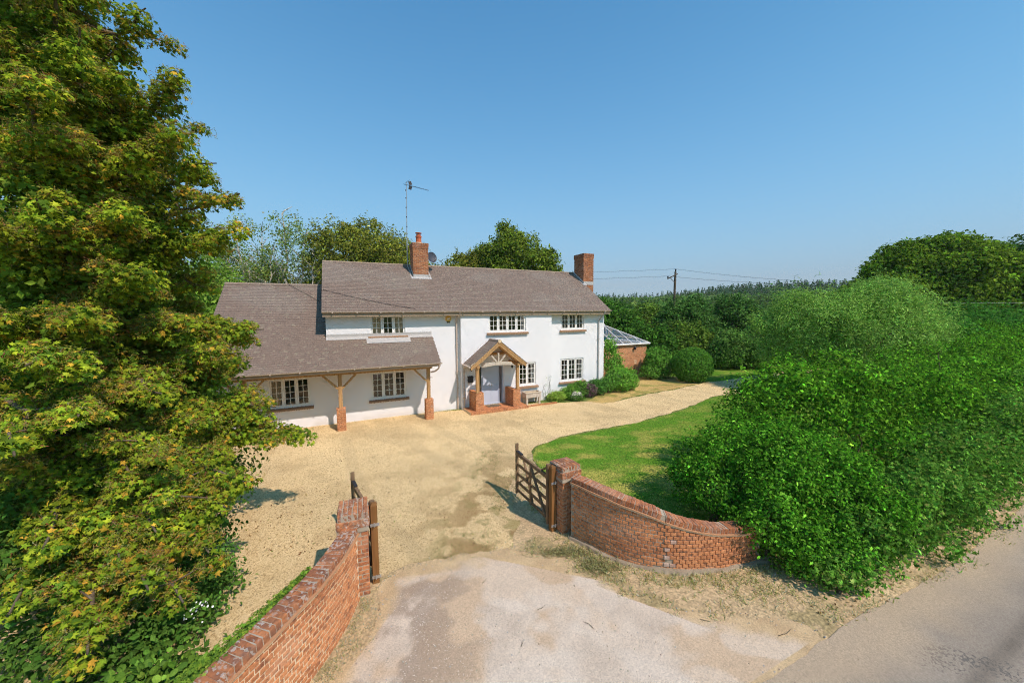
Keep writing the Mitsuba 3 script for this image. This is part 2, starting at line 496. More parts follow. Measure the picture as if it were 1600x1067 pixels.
structure('lawn', mikit.ply(lawn_mesh(), 'lawn_material'))
BACKLAWN = [(15.0, 25.2), (13.6, 24.6), (12.2, 24.9), (11.5, 26.5), (12.5, 29), (15, 32), (22, 34), (32, 34), (30, 31), (22, 29.2), (17.5, 26.7)]
structure('back_lawn', sheet(ragged(BACKLAWN, 0.15, 0.15, 4), 0.014, 'lawn_material'))
STRAW = [(4.7, 18.85), (7.4, 20.8), (9.9, 22.3), (13.0, 24.5), (12.6, 26.5), (10.5, 27.2), (8.5, 26.0), (6.4, 23.0), (5.2, 21.3), (4.0, 19.5)]
structure('dry_grass_bank', sheet(ragged(STRAW, 0.2, 0.12, 14), 0.016, 'straw_material'))
VERGE = [(0.95, 7.8), (0.1, 8.2), (-0.1, 9.6), (0.2, 11.0), (0.6, 12.1), (0.8, 11.2), (1.2, 9.8), (1.5, 7.9), (2.6, 6.75), (4.6, 6.8), (5.4, 6.3), (7.4, 7.0), (9.4, 7.75), (14.1, 10.2), (25, 16.8), (25, 15.5), (14.0, 9.2), (9.2, 6.75), (7.0, 5.95),
         (5.6, 5.45), (4.4, 5.1), (3.5, 5.2), (2.6, 5.4), (1.9, 5.7), (1.5, 6.3), (1.2, 6.75), (0.65, 7.0), (-0.1, 7.05)]
structure('forecourt_soil', sheet(ragged([(-3.6, 2.2), (-3.0, 6.6), (-0.3, 8.4), (-0.2, 11.5), (1.2, 11.5), (1.6, 8.2), (5, 7.2), (12, 9.6), (26, 17), (26, 14.5), (14, 8.2), (4, 3.4), (-3, -0.3), (-5, 1)], 0.1, 0.1, 41), 0.004, 'soil_material'))
structure('verge', sheet(ragged(VERGE, 0.14, 0.06, 5, 2.0), 0.012, 'soil_material'))
LVERGE = [(-2.3, 6.3), (-2.25, 5.7), (-2.2, 5.0), (-2.25, 4.4), (-2.45, 3.9), (-2.6, 3.2), (-3.0, 2.4), (-3.4, 2.4), (-3.2, 3.0), (-3.0, 4.4), (-2.75, 6.4)]
structure('wall_foot_soil', sheet(ragged(LVERGE, 0.10, 0.06, 25, 2.0), 0.016, 'soil_material'))
APRON = [(-2.35, 6.25), (-1.9, 6.62), (-1.0, 6.93), (-0.1, 7.12), (0.6, 7.05), (1.3, 6.75), (1.65, 6.25), (1.95, 5.8), (2.7, 5.5), (3.55, 5.4), (4.5, 5.25), (4.6, 4.6), (2.2, 3.5), (-1.0, 2.0), (-3.4, 1.0), (-2.9, 2.6), (-2.6, 3.4), (-2.35, 4.2), (-2.2, 4.9), (-2.2, 5.7)]
apron_poly = ragged(APRON, 0.13, 0.05, 8, 2.2)


def make_apron():
    """a grid so that uv.x can say how near the ragged edge a point lies"""
    rng = np.random.default_rng(2)
    inner = apron_poly.buffer(-0.52)
    ring = np.array(apron_poly.exterior.coords)[:-1]
    geo = [(ring, 0.85)]
    if inner.geom_type != 'Polygon':
        inner = max(inner.geoms, key=lambda g: g.area)
    mid = apron_poly.difference(inner)
    v_all, f_all, u_all, n = [], [], [], 0
    for poly in ([mid] if mid.geom_type == 'Polygon' else list(mid.geoms)) + [inner]:
        v2, f = trimesh.creation.triangulate_polygon(poly, engine='earcut')
        d = np.array([apron_poly.exterior.distance(Point(p)) for p in v2])
        v_all.append(v2); f_all.append(f + n); n += len(v2)
        u_all.append(np.clip(1 - d / 0.50, 0, 1))
    v2, f, u = np.vstack(v_all), np.vstack(f_all), np.concatenate(u_all)
    v = np.column_stack([v2, np.full(len(v2), 0.020)])
    a, b, c = v[f[:, 0]], v[f[:, 1]], v[f[:, 2]]
    flip = np.cross(b - a, c - a)[:, 2] < 0
    f[flip] = f[flip][:, ::-1]
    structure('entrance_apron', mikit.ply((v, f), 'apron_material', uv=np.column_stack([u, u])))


make_apron()
ROAD_EDGE = [(-14, -4.4), (-6, -0.3), (0.6, 3.0), (3.29, 4.40), (4.91, 5.16), (5.7, 5.52), (7.05, 6.02), (9.0, 6.88), (11.3, 8.0), (13.8, 9.38), (18, 11.6), (26, 15.6), (45, 25)]
ROAD = ROAD_EDGE + [(x + 2.2, y - 4.7) for x, y in ROAD_EDGE[::-1]]
structure('lane', sheet(ragged(ROAD, 0.05, 0.06, 12, 2.5), 0.026, 'road_material'))
FAR_VERGE = [(x + 2.15, y - 4.6) for x, y in ROAD_EDGE] + [(x + 4.2, y - 9) for x, y in ROAD_EDGE[::-1]]
structure('far_verge', sheet(Polygon(FAR_VERGE).buffer(0), 0.018, 'soil_material'))

# ------------------------------------------------------------------ the house
H = lambda: MB(hw)
L, PV = 14.86, -0.30          # length of the main block, face of the middle bay
S0, S1 = 5.87, 11.02          # the middle bay
EAVE, RIDGE, VR = 4.89, 7.42, 3.33
PITCHT = (RIDGE - EAVE) / (VR + 0.45)
WZ = 6.22                     # ridge of the side wing
VV = -1.62                    # eaves of the veranda
house = thing('house', 'white rendered two storey cottage with brown tiled roofs, timber veranda and gabled oak porch', 'house')

WINDOWS = [  # u0 u1 z0 z1, wall face v, casement columns, rows, curtain side
    (1.78, 3.28, 3.80, 4.70, 0.0, (2, 2, 2), 3, (-1, 1)),
    (7.33, 9.44, 3.80, 4.70, PV, (2, 2, 2, 2), 3, ()),
    (11.84, 13.40, 3.80, 4.70, 0.0, (2, 2, 2), 3, ()),
    (-2.18, -0.70, 0.94, 2.14, 0.0, (2, 2, 2), 4, (-1,)),
    (1.72, 3.26, 0.90, 2.14, 0.0, (2, 2, 2), 4, ()),
    (9.00, 10.04, 0.90, 2.14, PV, (2, 2), 4, ()),
    (11.80, 13.38, 0.84, 2.14, 0.0, (2, 2, 2), 4, ()),
]
DOOR = (6.72, 8.12, 0.13, 2.10)


def house_walls():
    m = H()
    hole = lambda u0, u1, z0, z1: sbox(u0, z0, u1, z1)
    front = sbox(-4.0, 0, S0, 2.55).union(sbox(0, 2.0, S0, EAVE - 0.14))
    mid = sbox(S0, 0, S1, EAVE - 0.13)
    right = sbox(S1, 0, L, EAVE - 0.14)
    for (u0, u1, z0, z1, vf, *_r) in WINDOWS:
        h = hole(u0, u1, z0, z1)
        if vf < 0:
            mid = mid.difference(h)
        elif u0 > S1:
            right = right.difference(h)
        else:
            front = front.difference(h)
    mid = mid.difference(hole(DOOR[0], DOOR[1], -0.1, DOOR[3]))
    m.prism(front, 0.0, 0.30, 'xz')
    m.prism(mid, PV, 0.30, 'xz')
    m.prism(right, 0.0, 0.30, 'xz')
    tri = lambda: Polygon([(0.3, 0), (2 * VR - 0.3, 0), (2 * VR - 0.02, 4.72), (VR, RIDGE - 0.18), (0.3, EAVE + 0.02)])
    gable = Polygon([(0.301, 0), (2 * VR, 0), (2 * VR, EAVE + 0.13), (VR, RIDGE - 0.20), (0.301, EAVE + 0.33)])
    m.prism(gable, 0.0, 0.28, 'yz')
    m.prism(gable, L - 0.28, L, 'yz')
    wg = Polygon([(0.301, 0), (2 * 3.5, 0), (2 * 3.5, 3.6), (3.5, WZ - 0.20), (0.301, 3.72)])
    m.prism(wg, -4.0, -3.72, 'yz')
    m.box(0.28, L - 0.28, 2 * VR - 0.28, 2 * VR, 0, EAVE)
    m.box(-3.72, -0.0, 6.72, 7.0, 0, 3.6)
    add('house__wall', m.shape('render_material'))
    fl = H()
    fl.box(-3.7, L - 0.3, 0.31, 6.3, 0.02, 0.08)
    fl.box(0.3, L - 0.3, 0.31, 6.3, 2.42, 2.62)
    fl.box(-3.7, 0.0, 0.31, 6.6, 2.42, 2.5)
    fl.box(0.3, L - 0.3, 0.31, 6.3, 4.86, 4.92)
    fl.box(-3.7, L - 0.3, 4.0, 4.1, 0.08, 2.4)
    fl.box(0.3, L - 0.3, 4.0, 4.1, 2.62, 4.86)
    for u in (0.0, 4.6, 6.2, 8.6, 11.3):
        fl.box(u, u + 0.1, 0.31, 4.0, 0.08, 2.42)
        if u > 0:
            fl.box(u, u + 0.1, 0.31, 4.0, 2.62, 4.86)
    add('house__floor', fl.shape('inside_material'))


house_walls()


def roof_tiles(m, u0, u1, vlow, zlow, slope_t, length, rng, gauge=0.125, width=0.165, mirror=False, skip=None):
    """plain tiles in courses on a slope that climbs along +v (or -v)"""
    ang = math.atan(slope_t)
    ca, sa = math.cos(ang), math.sin(ang)
    n = int(length / gauge)
    g = length / n
    vs, fs, ts = [], [], []
    cnt = 0
    for r in range(n):
        off = (r % 2) * width / 2
        us = np.arange(u0 - width / 2 + off, u1, width)
        a = np.clip(us + 0.0015, u0, u1)
        b = np.clip(us + width - 0.0015, u0, u1)
        ok = b - a > 0.02
        s0, s1 = r * g - 0.012, (r + 1) * g + 0.02
        if skip is not None:
            cu, cs = (a + b) / 2, (s0 + s1) / 2
            ok &= ~skip(cu, cs)
        a, b = a[ok], b[ok]
        k = len(a)
        if k == 0:
            continue
        lift = rng.normal(0, 0.0005, k)
        skew = rng.normal(0, 0.0010, k)
        th = 0.024
        # lower edge proud, upper edge tucked under the next course
        def pt(u, s, h):
            vv = s * ca - h * sa
            return np.stack([u, vlow + (vv if not mirror else -vv), zlow + s * sa + h * ca], -1)
        P = np.stack([pt(a, s0 + skew, 0.006 + lift), pt(b, s0 - skew, 0.006 + lift), pt(a, s0 + skew, 0.006 + th + lift), pt(b, s0 - skew, 0.006 + th + lift), pt(b, np.full(k, s1), th * 0.62 + lift), pt(a, np.full(k, s1), th * 0.62 + lift)], 1)
        F = np.array([[0, 1, 3], [0, 3, 2], [2, 3, 4], [2, 4, 5], [0, 2, 5], [1, 4, 3]])
        vs.append(P.reshape(-1, 3))
        fs.append((F[None] + (cnt + np.arange(k) * 6)[:, None, None]).reshape(-1, 3))
        cnt += 6 * k
        tone = np.clip(rng.beta(2, 2, k), 0, 1)
        ts.append(np.repeat(np.column_stack([tone, tone * 0]), 6, 0))
    v, f, t = np.vstack(vs), np.vstack(fs), np.vstack(ts)
    if mirror:
        f = f[:, ::-1]
    m.raw(v, f)
    m.t[-1] = t


def ridge_tile_mesh(u0, u1, v, z, r=0.12, along='u', tone=0.5):
    m = H()
    a = np.linspace(-0.15, math.pi + 0.15, 9)
    prof = np.concatenate([np.stack([np.cos(a) * r, np.sin(a) * r * 0.85], 1), np.stack([np.cos(a[::-1]) * (r - 0.018), np.sin(a[::-1]) * (r - 0.018) * 0.85], 1)])
    n = len(prof)
    vv = []
    for q in (u0, u1):
        for c, s in prof:
            vv.append([q, v + c, z + s] if along == 'u' else [v + c, q, z + s])
    f = []
    for i in range(n):
        j = (i + 1) % n
        f += [[i, j, n + j], [i, n + j, n + i]]
    for i in range(8):
        f += [[i, n - 1 - i, i + 1], [i + 1, n - 1 - i, n - 2 - i]]
        f += [[n + i, n + i + 1, 2 * n - 1 - i], [n + i + 1, 2 * n - 2 - i, 2 * n - 1 - i]]
    m.raw(vv, f, tone)
    return m


def house_roofs():
    rng = np.random.default_rng(11)
    # decks
    m = H()
    u0, u1 = -0.10, L + 0.09
    for s in (1, -1):
        lo = -0.43 if s > 0 else 2 * VR + 0.43
        m.raw([[u0, lo, EAVE - 0.02], [u1, lo, EAVE - 0.02], [u1, VR, RIDGE - 0.05], [u0, VR, RIDGE - 0.05],
               [u0, lo, EAVE - 0.09], [u1, lo, EAVE - 0.09], [u1, VR, RIDGE - 0.15], [u0, VR, RIDGE - 0.15]],
              [[0, 1, 2], [0, 2, 3], [4, 6, 5], [4, 7, 6], [0, 4, 5], [0, 5, 1], [0, 3, 7], [0, 7, 4], [1, 6, 2], [1, 5, 6]])
    add('house__main_roof', m.shape('fascia_material'))
    m = H()
    length = math.hypot(VR + 0.45, RIDGE - EAVE) - 0.02
    roof_tiles(m, u0 - 0.02, u1 + 0.02, -0.45, EAVE - 0.012, PITCHT, length, rng)
    roof_tiles(m, u0 - 0.02, u1 + 0.02, 2 * VR + 0.45, EAVE - 0.012, PITCHT, length, rng, gauge=0.23, width=0.33, mirror=True)
    k = add('house__main_roof__tile', m.shape('tile_material'))
    labels[k] = {'kind': 'stuff'}
    x = u0
    while x < u1 - 0.1:
        e = min(x + 0.45, u1)
        add('house__main_roof__ridge_tile', ridge_tile_mesh(x + 0.006, e - 0.006, VR, RIDGE - 0.055, tone=float(rng.uniform(0.5, 1))).shape('tile_material', True))
        x = e
    mo = H()
    mo.box(u0, u1, VR - 0.095, VR + 0.095, RIDGE - 0.07, RIDGE + 0.02)
    add('house__main_roof__ridge_mortar', mo.shape('mortar_material'))
    # wing roof, running down over the veranda
    st = (WZ - 2.62) / (3.5 - VV)
    m = H()
    for (a, b, top_v) in ((-4.12, -0.012, 3.5), (-0.010, 4.50, -0.002)):
        zt = 2.62 + st * (top_v - VV)
        m.raw([[a, VV + 0.02, 2.60], [b, VV + 0.02, 2.60], [b, top_v, zt - 0.03], [a, top_v, zt - 0.03], [a, VV + 0.02, 2.53], [b, VV + 0.02, 2.53], [b, top_v, zt - 0.12], [a, top_v, zt - 0.12]],
              [[0, 1, 2], [0, 2, 3], [4, 6, 5], [4, 7, 6], [0, 4, 5], [0, 5, 1], [0, 3, 7], [0, 7, 4], [1, 6, 2], [1, 5, 6], [2, 6, 7], [2, 7, 3]])
    m.raw([[-4.12, 7.3, 3.55], [-0.012, 7.3, 3.55], [-0.012, 3.5, WZ - 0.03], [-4.12, 3.5, WZ - 0.03]], [[0, 2, 1], [0, 3, 2]])
    add('house__wing_roof', m.shape('fascia_material'))
    m = H()
    full = math.hypot(3.5 - VV, WZ - 2.62) - 0.02
    part = math.hypot(-VV - 0.01, st * (-VV - 0.01))
    roof_tiles(m, -4.15, 4.53, VV, 2.605, st, full, rng, skip=lambda u, q: (u > -0.03) & (q > part - 0.04))
    roof_tiles(m, -4.15, -0.012, 7.3, 3.57, (WZ - 3.6) / 3.8, math.hypot(3.8, WZ - 3.6), rng, gauge=0.23, width=0.33, mirror=True)
    k = add('house__wing_roof__tile', m.shape('tile_material'))
    labels[k] = {'kind': 'stuff'}
    x = -4.15
    while x < -0.12:
        e = min(x + 0.45, -0.015)
        add('house__wing_roof__ridge_tile', ridge_tile_mesh(x + 0.006, e - 0.006, 3.5, WZ - 0.045, tone=float(rng.uniform(0.5, 1))).shape('tile_material', True))
        x = e
    mo = H()
    mo.box(-4.12, -0.016, 3.41, 3.59, WZ - 0.06, WZ + 0.03)
    add('house__wing_roof__ridge_mortar', mo.shape('mortar_material'))
    # lead flashings
    z0 = 2.62 + st * (-VV)
    m = H()
    m.raw([[-0.01, -0.16, z0 - 0.16 * st + 0.03], [4.50, -0.16, z0 - 0.16 * st + 0.03], [4.50, -0.006, z0 + 0.035], [-0.01, -0.006, z0 + 0.035], [4.50, -0.006, z0 + 0.15], [-0.01, -0.006, z0 + 0.15]], [[0, 1, 2], [0, 2, 3], [3, 2, 4], [3, 4, 5]])
    m.raw([[1.58, -0.42, z0 - 0.42 * st + 0.036], [3.46, -0.42, z0 - 0.42 * st + 0.036], [3.46, -0.15, z0 - 0.15 * st + 0.036], [1.58, -0.15, z0 - 0.15 * st + 0.036]], [[0, 1, 2], [0, 2, 3]])
    add('house__wing_roof__flashing', m.shape('lead_material'))
    # gutters, fascias, downpipes
    def gutter(p, q, r=0.058):
        m = H()
        p, q = np.array(p, float), np.array(q, float)
        a = np.linspace(math.pi, 2 * math.pi, 9)
        prof = np.concatenate([np.stack([np.cos(a) * r, np.sin(a) * r], 1), np.stack([np.cos(a[::-1]) * (r - 0.008), np.sin(a[::-1]) * (r - 0.008)], 1)])
        d = (q - p) / np.linalg.norm(q - p)
        s = np.array([-d[1], d[0], 0])
        n = len(prof)
        v = [o + c * s + np.array([0, 0, z]) for o in (p, q) for c, z in prof]
        f = []
        for i in range(n):
            j = (i + 1) % n
            f += [[i, n + j, j], [i, n + i, n + j]]
        for o in (0, n):
            f += [[o, o + i, o + i + 1] for i in range(1, 8)]
        m.raw(v, f)
        for t in np.arange(0.4, np.linalg.norm(q - p), 0.95):
            c = p + d * t
            m.box(c[0] - 0.02, c[0] + 0.02, c[1] - 0.064, c[1] + 0.064, c[2] - 0.075, c[2] - 0.02)
        return m
    add('house__gutter', gutter((-0.12, -0.49, EAVE - 0.005), (L + 0.14, -0.49, EAVE - 0.005)).shape('gutter_material'))
    add('house__gutter', gutter((-4.15, VV - 0.05, 2.62), (4.55, VV - 0.05, 2.62)).shape('gutter_material'))
    m = H()
    m.box(-0.1, L + 0.09, -0.425, -0.40, EAVE - 0.22, EAVE - 0.03)
    m.box(-0.1, S0, -0.40, -0.001, EAVE - 0.16, EAVE - 0.142)
    m.box(S0, S1, -0.40, PV - 0.001, EAVE - 0.16, EAVE - 0.142)
    m.box(S1, L + 0.09, -0.40, -0.001, EAVE - 0.16, EAVE - 0.142)
    add('house__fascia', m.shape('fascia_material'))
    m = H()
    m.box(-4.12, 4.50, VV + 0.0, VV + 0.02, 2.46, 2.60)
    m.box(-4.12, 4.50, VV + 0.02, -0.35, 2.50, 2.515)
    add('house__fascia', m.shape('fascia_material'))
    def pipe(pts, r=0.037, mat='gutter_material'):
        m = H()
        m.tube(pts, r, 10)
        for z in (0.6, 1.9, 3.2):
            if z < pts[-2][2]:
                m.box(pts[0][0] - 0.06, pts[0][0] + 0.06, pts[0][1] - 0.045, pts[0][1] + 0.055, z, z + 0.03)
        add('house__downpipe', m.shape(mat, 40))
    pipe([(5.72, -0.07, 0.02), (5.72, -0.07, 4.35), (5.72, -0.12, 4.5), (5.78, -0.42, 4.72), (5.79, -0.49, 4.84)])
    pipe([(5.97, PV - 0.07, 0.06), (5.97, PV - 0.07, 2.0), (5.97, -0.45, 2.14), (5.95, -0.62, 2.22)], 0.03)
    pipe([(14.42, -0.07, 0.02), (14.42, -0.07, 4.2), (14.43, -0.11, 4.35), (14.52, -0.40, 4.66), (14.54, -0.49, 4.84)], mat='lead_material')
    pipe([(4.16, -1.18, 2.16), (4.30, -1.35, 2.2), (4.42, -1.6, 2.36), (4.44, VV - 0.05, 2.57)], 0.034)


house_roofs()


def house_windows():
    for (u0, u1, z0, z1, vf, cols, rows, curtains) in WINDOWS:
        fv = vf + 0.055                      # face of the frame
        m = H()
        b = 0.05
        m.box(u0, u1, fv, fv + 0.07, z1 - b, z1)
        m.box(u0, u1, fv - 0.02, fv + 0.07, z0, z0 + b)
        m.box(u0, u0 + b, fv, fv + 0.07, z0 + b, z1 - b)
        m.box(u1 - b, u1, fv, fv + 0.07, z0 + b, z1 - b)
        widths = np.array(cols, float)
        inner = u1 - u0 - 2 * b - 0.05 * (len(cols) - 1)
        cw = inner * widths / widths.sum()
        edges, x = [], u0 + b
        for i, w in enumerate(cw):
            edges.append((x, x + w))
            x += w
            if i < len(cols) - 1:
                m.box(x, x + 0.05, fv, fv + 0.07, z0 + b, z1 - b)
                x += 0.05
        key = add('house__window', m.shape('white_paint'))
        for (a, c), nc in zip(edges, cols):
            cm = H()
            t = 0.042
            za, zb = z0 + b, z1 - b
            f0, f1 = fv - 0.018, fv + 0.04
            cm.box(a + 0.003, c - 0.003, f0, f1, za + 0.003, za + t + 0.01)
            cm.box(a + 0.003, c - 0.003, f0, f1, zb - t, zb - 0.003)
            cm.box(a + 0.003, a + t, f0, f1, za + t + 0.01, zb - t)
            cm.box(c - t, c - 0.003, f0, f1, za + t + 0.01, zb - t)
            gu = np.linspace(a + t, c - t, nc + 1)
            gz = np.linspace(za + t + 0.01, zb - t, rows + 1)
            for g in gu[1:-1]:
                cm.box(g - 0.011, g + 0.011, f0 + 0.006, f1 - 0.01, gz[0], gz[-1])
            for g in gz[1:-1]:
                for i in range(nc):
                    p0 = gu[i] + (0.011 if i else 0)
                    p1 = gu[i + 1] - (0.011 if i < nc - 1 else 0)
                    cm.box(p0, p1, f0 + 0.008, f1 - 0.012, g - 0.010, g + 0.010)
            add(key + '__casement', cm.shape('white_paint'))
            for i in range(nc):
                for j in range(rows):
                    pm = H()
                    q = (gu[i] + 0.006, gu[i + 1] - 0.006, gz[j] + 0.006, gz[j + 1] - 0.006)
                    vv = fv + 0.012
                    pm.raw([[q[0], vv, q[2]], [q[1], vv, q[2]], [q[1], vv, q[3]], [q[0], vv, q[3]]], [[0, 1, 2], [0, 2, 3]])
                    add(key + '__pane', pm.shape('pane_glass'))
        sm = H()
        n = max(4, int((u1 - u0 + 0.24) / 0.12))
        sm.raw([[u0 - 0.11, vf - 0.13, z0 - 0.125], [u1 + 0.11, vf - 0.13, z0 - 0.125], [u1 + 0.11, vf - 0.13, z0 - 0.055], [u0 - 0.11, vf - 0.13, z0 - 0.055],
                [u0 - 0.11, vf + 0.05, z0 - 0.125], [u1 + 0.11, vf + 0.05, z0 - 0.125], [u1 + 0.11, vf + 0.05, z0 - 0.001], [u0 - 0.11, vf + 0.05, z0 - 0.001]],
               [[0, 1, 2], [0, 2, 3], [3, 2, 6], [3, 6, 7], [0, 3, 7], [0, 7, 4], [1, 5, 6], [1, 6, 2], [0, 5, 1], [0, 4, 5]], 0.15)
        add(key + '__sill', sm.shape('sill_material', False))
        for side in curtains:
            w = (u1 - u0) * 0.26
            c0 = u0 + 0.06 if side < 0 else u1 - 0.06 - w
            us = np.linspace(c0, c0 + w, 25)
            vv = vf + 0.24 + 0.022 * np.sin(np.linspace(0, 9 * math.pi, 25))
            P = np.vstack([np.stack([us, vv, np.full(25, z0 - 0.05)], 1), np.stack([us, vv, np.full(25, z1 + 0.03)], 1)])
            cm = H()
            cm.raw(P, [[i, i + 1, 26 + i] for i in range(24)] + [[i, 26 + i, 25 + i] for i in range(24)])
            add(key + '__curtain', cm.shape('curtain_material'))


bsdf('sill_material', (0.30, 0.185, 0.115), 0.85, 0.2)
house_windows()


def brick_box(m, x0, x1, y0, y1, z0, z1, rng, row=0.075, blen=0.225, joint=0.010, exposed=0.0, lo=0.2, hi=0.95, core=None):
    """a solid of coursed bricks standing proud of its mortar core; returns the core box"""
    n = max(1, int(round((z1 - z0) / row)))
    h = (z1 - z0) / n
    for r in range(n):
        za, zb = z0 + r * h + joint / 2, z0 + (r + 1) * h - joint / 2
        off = (r % 2) * blen / 2
        for (a, b, lock, axis) in ((x0, x1, y0, 0), (x0, x1, y1, 0), (y0, y1, x0, 1), (y0, y1, x1, 1)):
            t = a - off
            while t < b:
                p, q = max(t + joint / 2, a), min(t + blen - joint / 2, b)
                if q - p > 0.03:
                    tone = float(np.clip(rng.normal((lo + hi) / 2, (hi - lo) / 3.2), 0, 1))
                    d = rng.normal(0, 0.0015)
                    s = 0.012
                    if axis == 0:
                        if lock == y0:
                            m.box(p, q, y0 - 0.004 + d, y0 + s, za, zb, tone, exposed)
                        else:
                            m.box(p, q, y1 - s, y1 + 0.004 + d, za, zb, tone, exposed)
                    else:
                        p2, q2 = max(p, y0 + 0.013), min(q, y1 - 0.013)
                        if q2 - p2 > 0.02:
                            if lock == x0:
                                m.box(x0 - 0.004 + d, x0 + s, p2, q2, za, zb, tone, exposed)
                            else:
                                m.box(x1 - s, x1 + 0.004 + d, p2, q2, za, zb, tone, exposed)
                t += blen


def house_veranda():
    rng = np.random.default_rng(5)
    spots = (-2.78, 0.45, 4.07)
    beam = H()
    beam.bar((-4.1, -1.05, 2.40), (4.24, -1.05, 2.40), 0.15, 0.19)
    key = add('house__veranda', beam.shape('oak_material'))
    for u in spots:
        p = H()
        p.bar((u, -1.05, 0.93), (u, -1.05, 2.305), 0.15, 0.15, (0, 1, 0))
        add(key + '__post', p.shape('oak_material'))
        for s in (-1, 1):
            if (u == 4.07 and s > 0):
                continue
            b = H()
            b.bar((u + s * 0.06, -1.05, 1.72), (u + s * 0.62, -1.05, 2.30), 0.075, 0.11, (0, 1, 0))
            add(key + '__brace', b.shape('oak_material'))
        c = H()
        c.box(u - 0.165, u + 0.165, -1.215, -0.885, 0.0, 0.92)
        add(key + '__pier_mortar', c.shape('mortar_material'))
        b = H()
        brick_box(b, u - 0.168, u + 0.168, -1.218, -0.882, 0.0, 0.86, rng, lo=0.45, hi=1.0)
        brick_box(b, u - 0.168, u + 0.168, -1.218, -0.882, 0.86, 0.93, rng, row=0.07, blen=0.075, lo=0.35, hi=0.9)
        b.box(u - 0.16, u + 0.16, -1.21, -0.89, 0.915, 0.928, 0.5)
        k = add(key + '__brick', b.shape('brick_material'))
        labels[k] = {'kind': 'stuff'}
    for a, b_ in ((-0.9, 2.40), (4.07, 2.40)):
        pass
    t = H()
    t.bar((4.07, -0.98, 2.40), (4.07, -0.01, 2.40), 0.12, 0.16)
    add(key + '__tie_beam', t.shape('oak_material'))
    t = H()
    t.bar((-4.0, -0.98, 2.40), (-4.0, -0.01, 2.40), 0.12, 0.16)
    add(key + '__tie_beam', t.shape('oak_material'))


house_veranda()


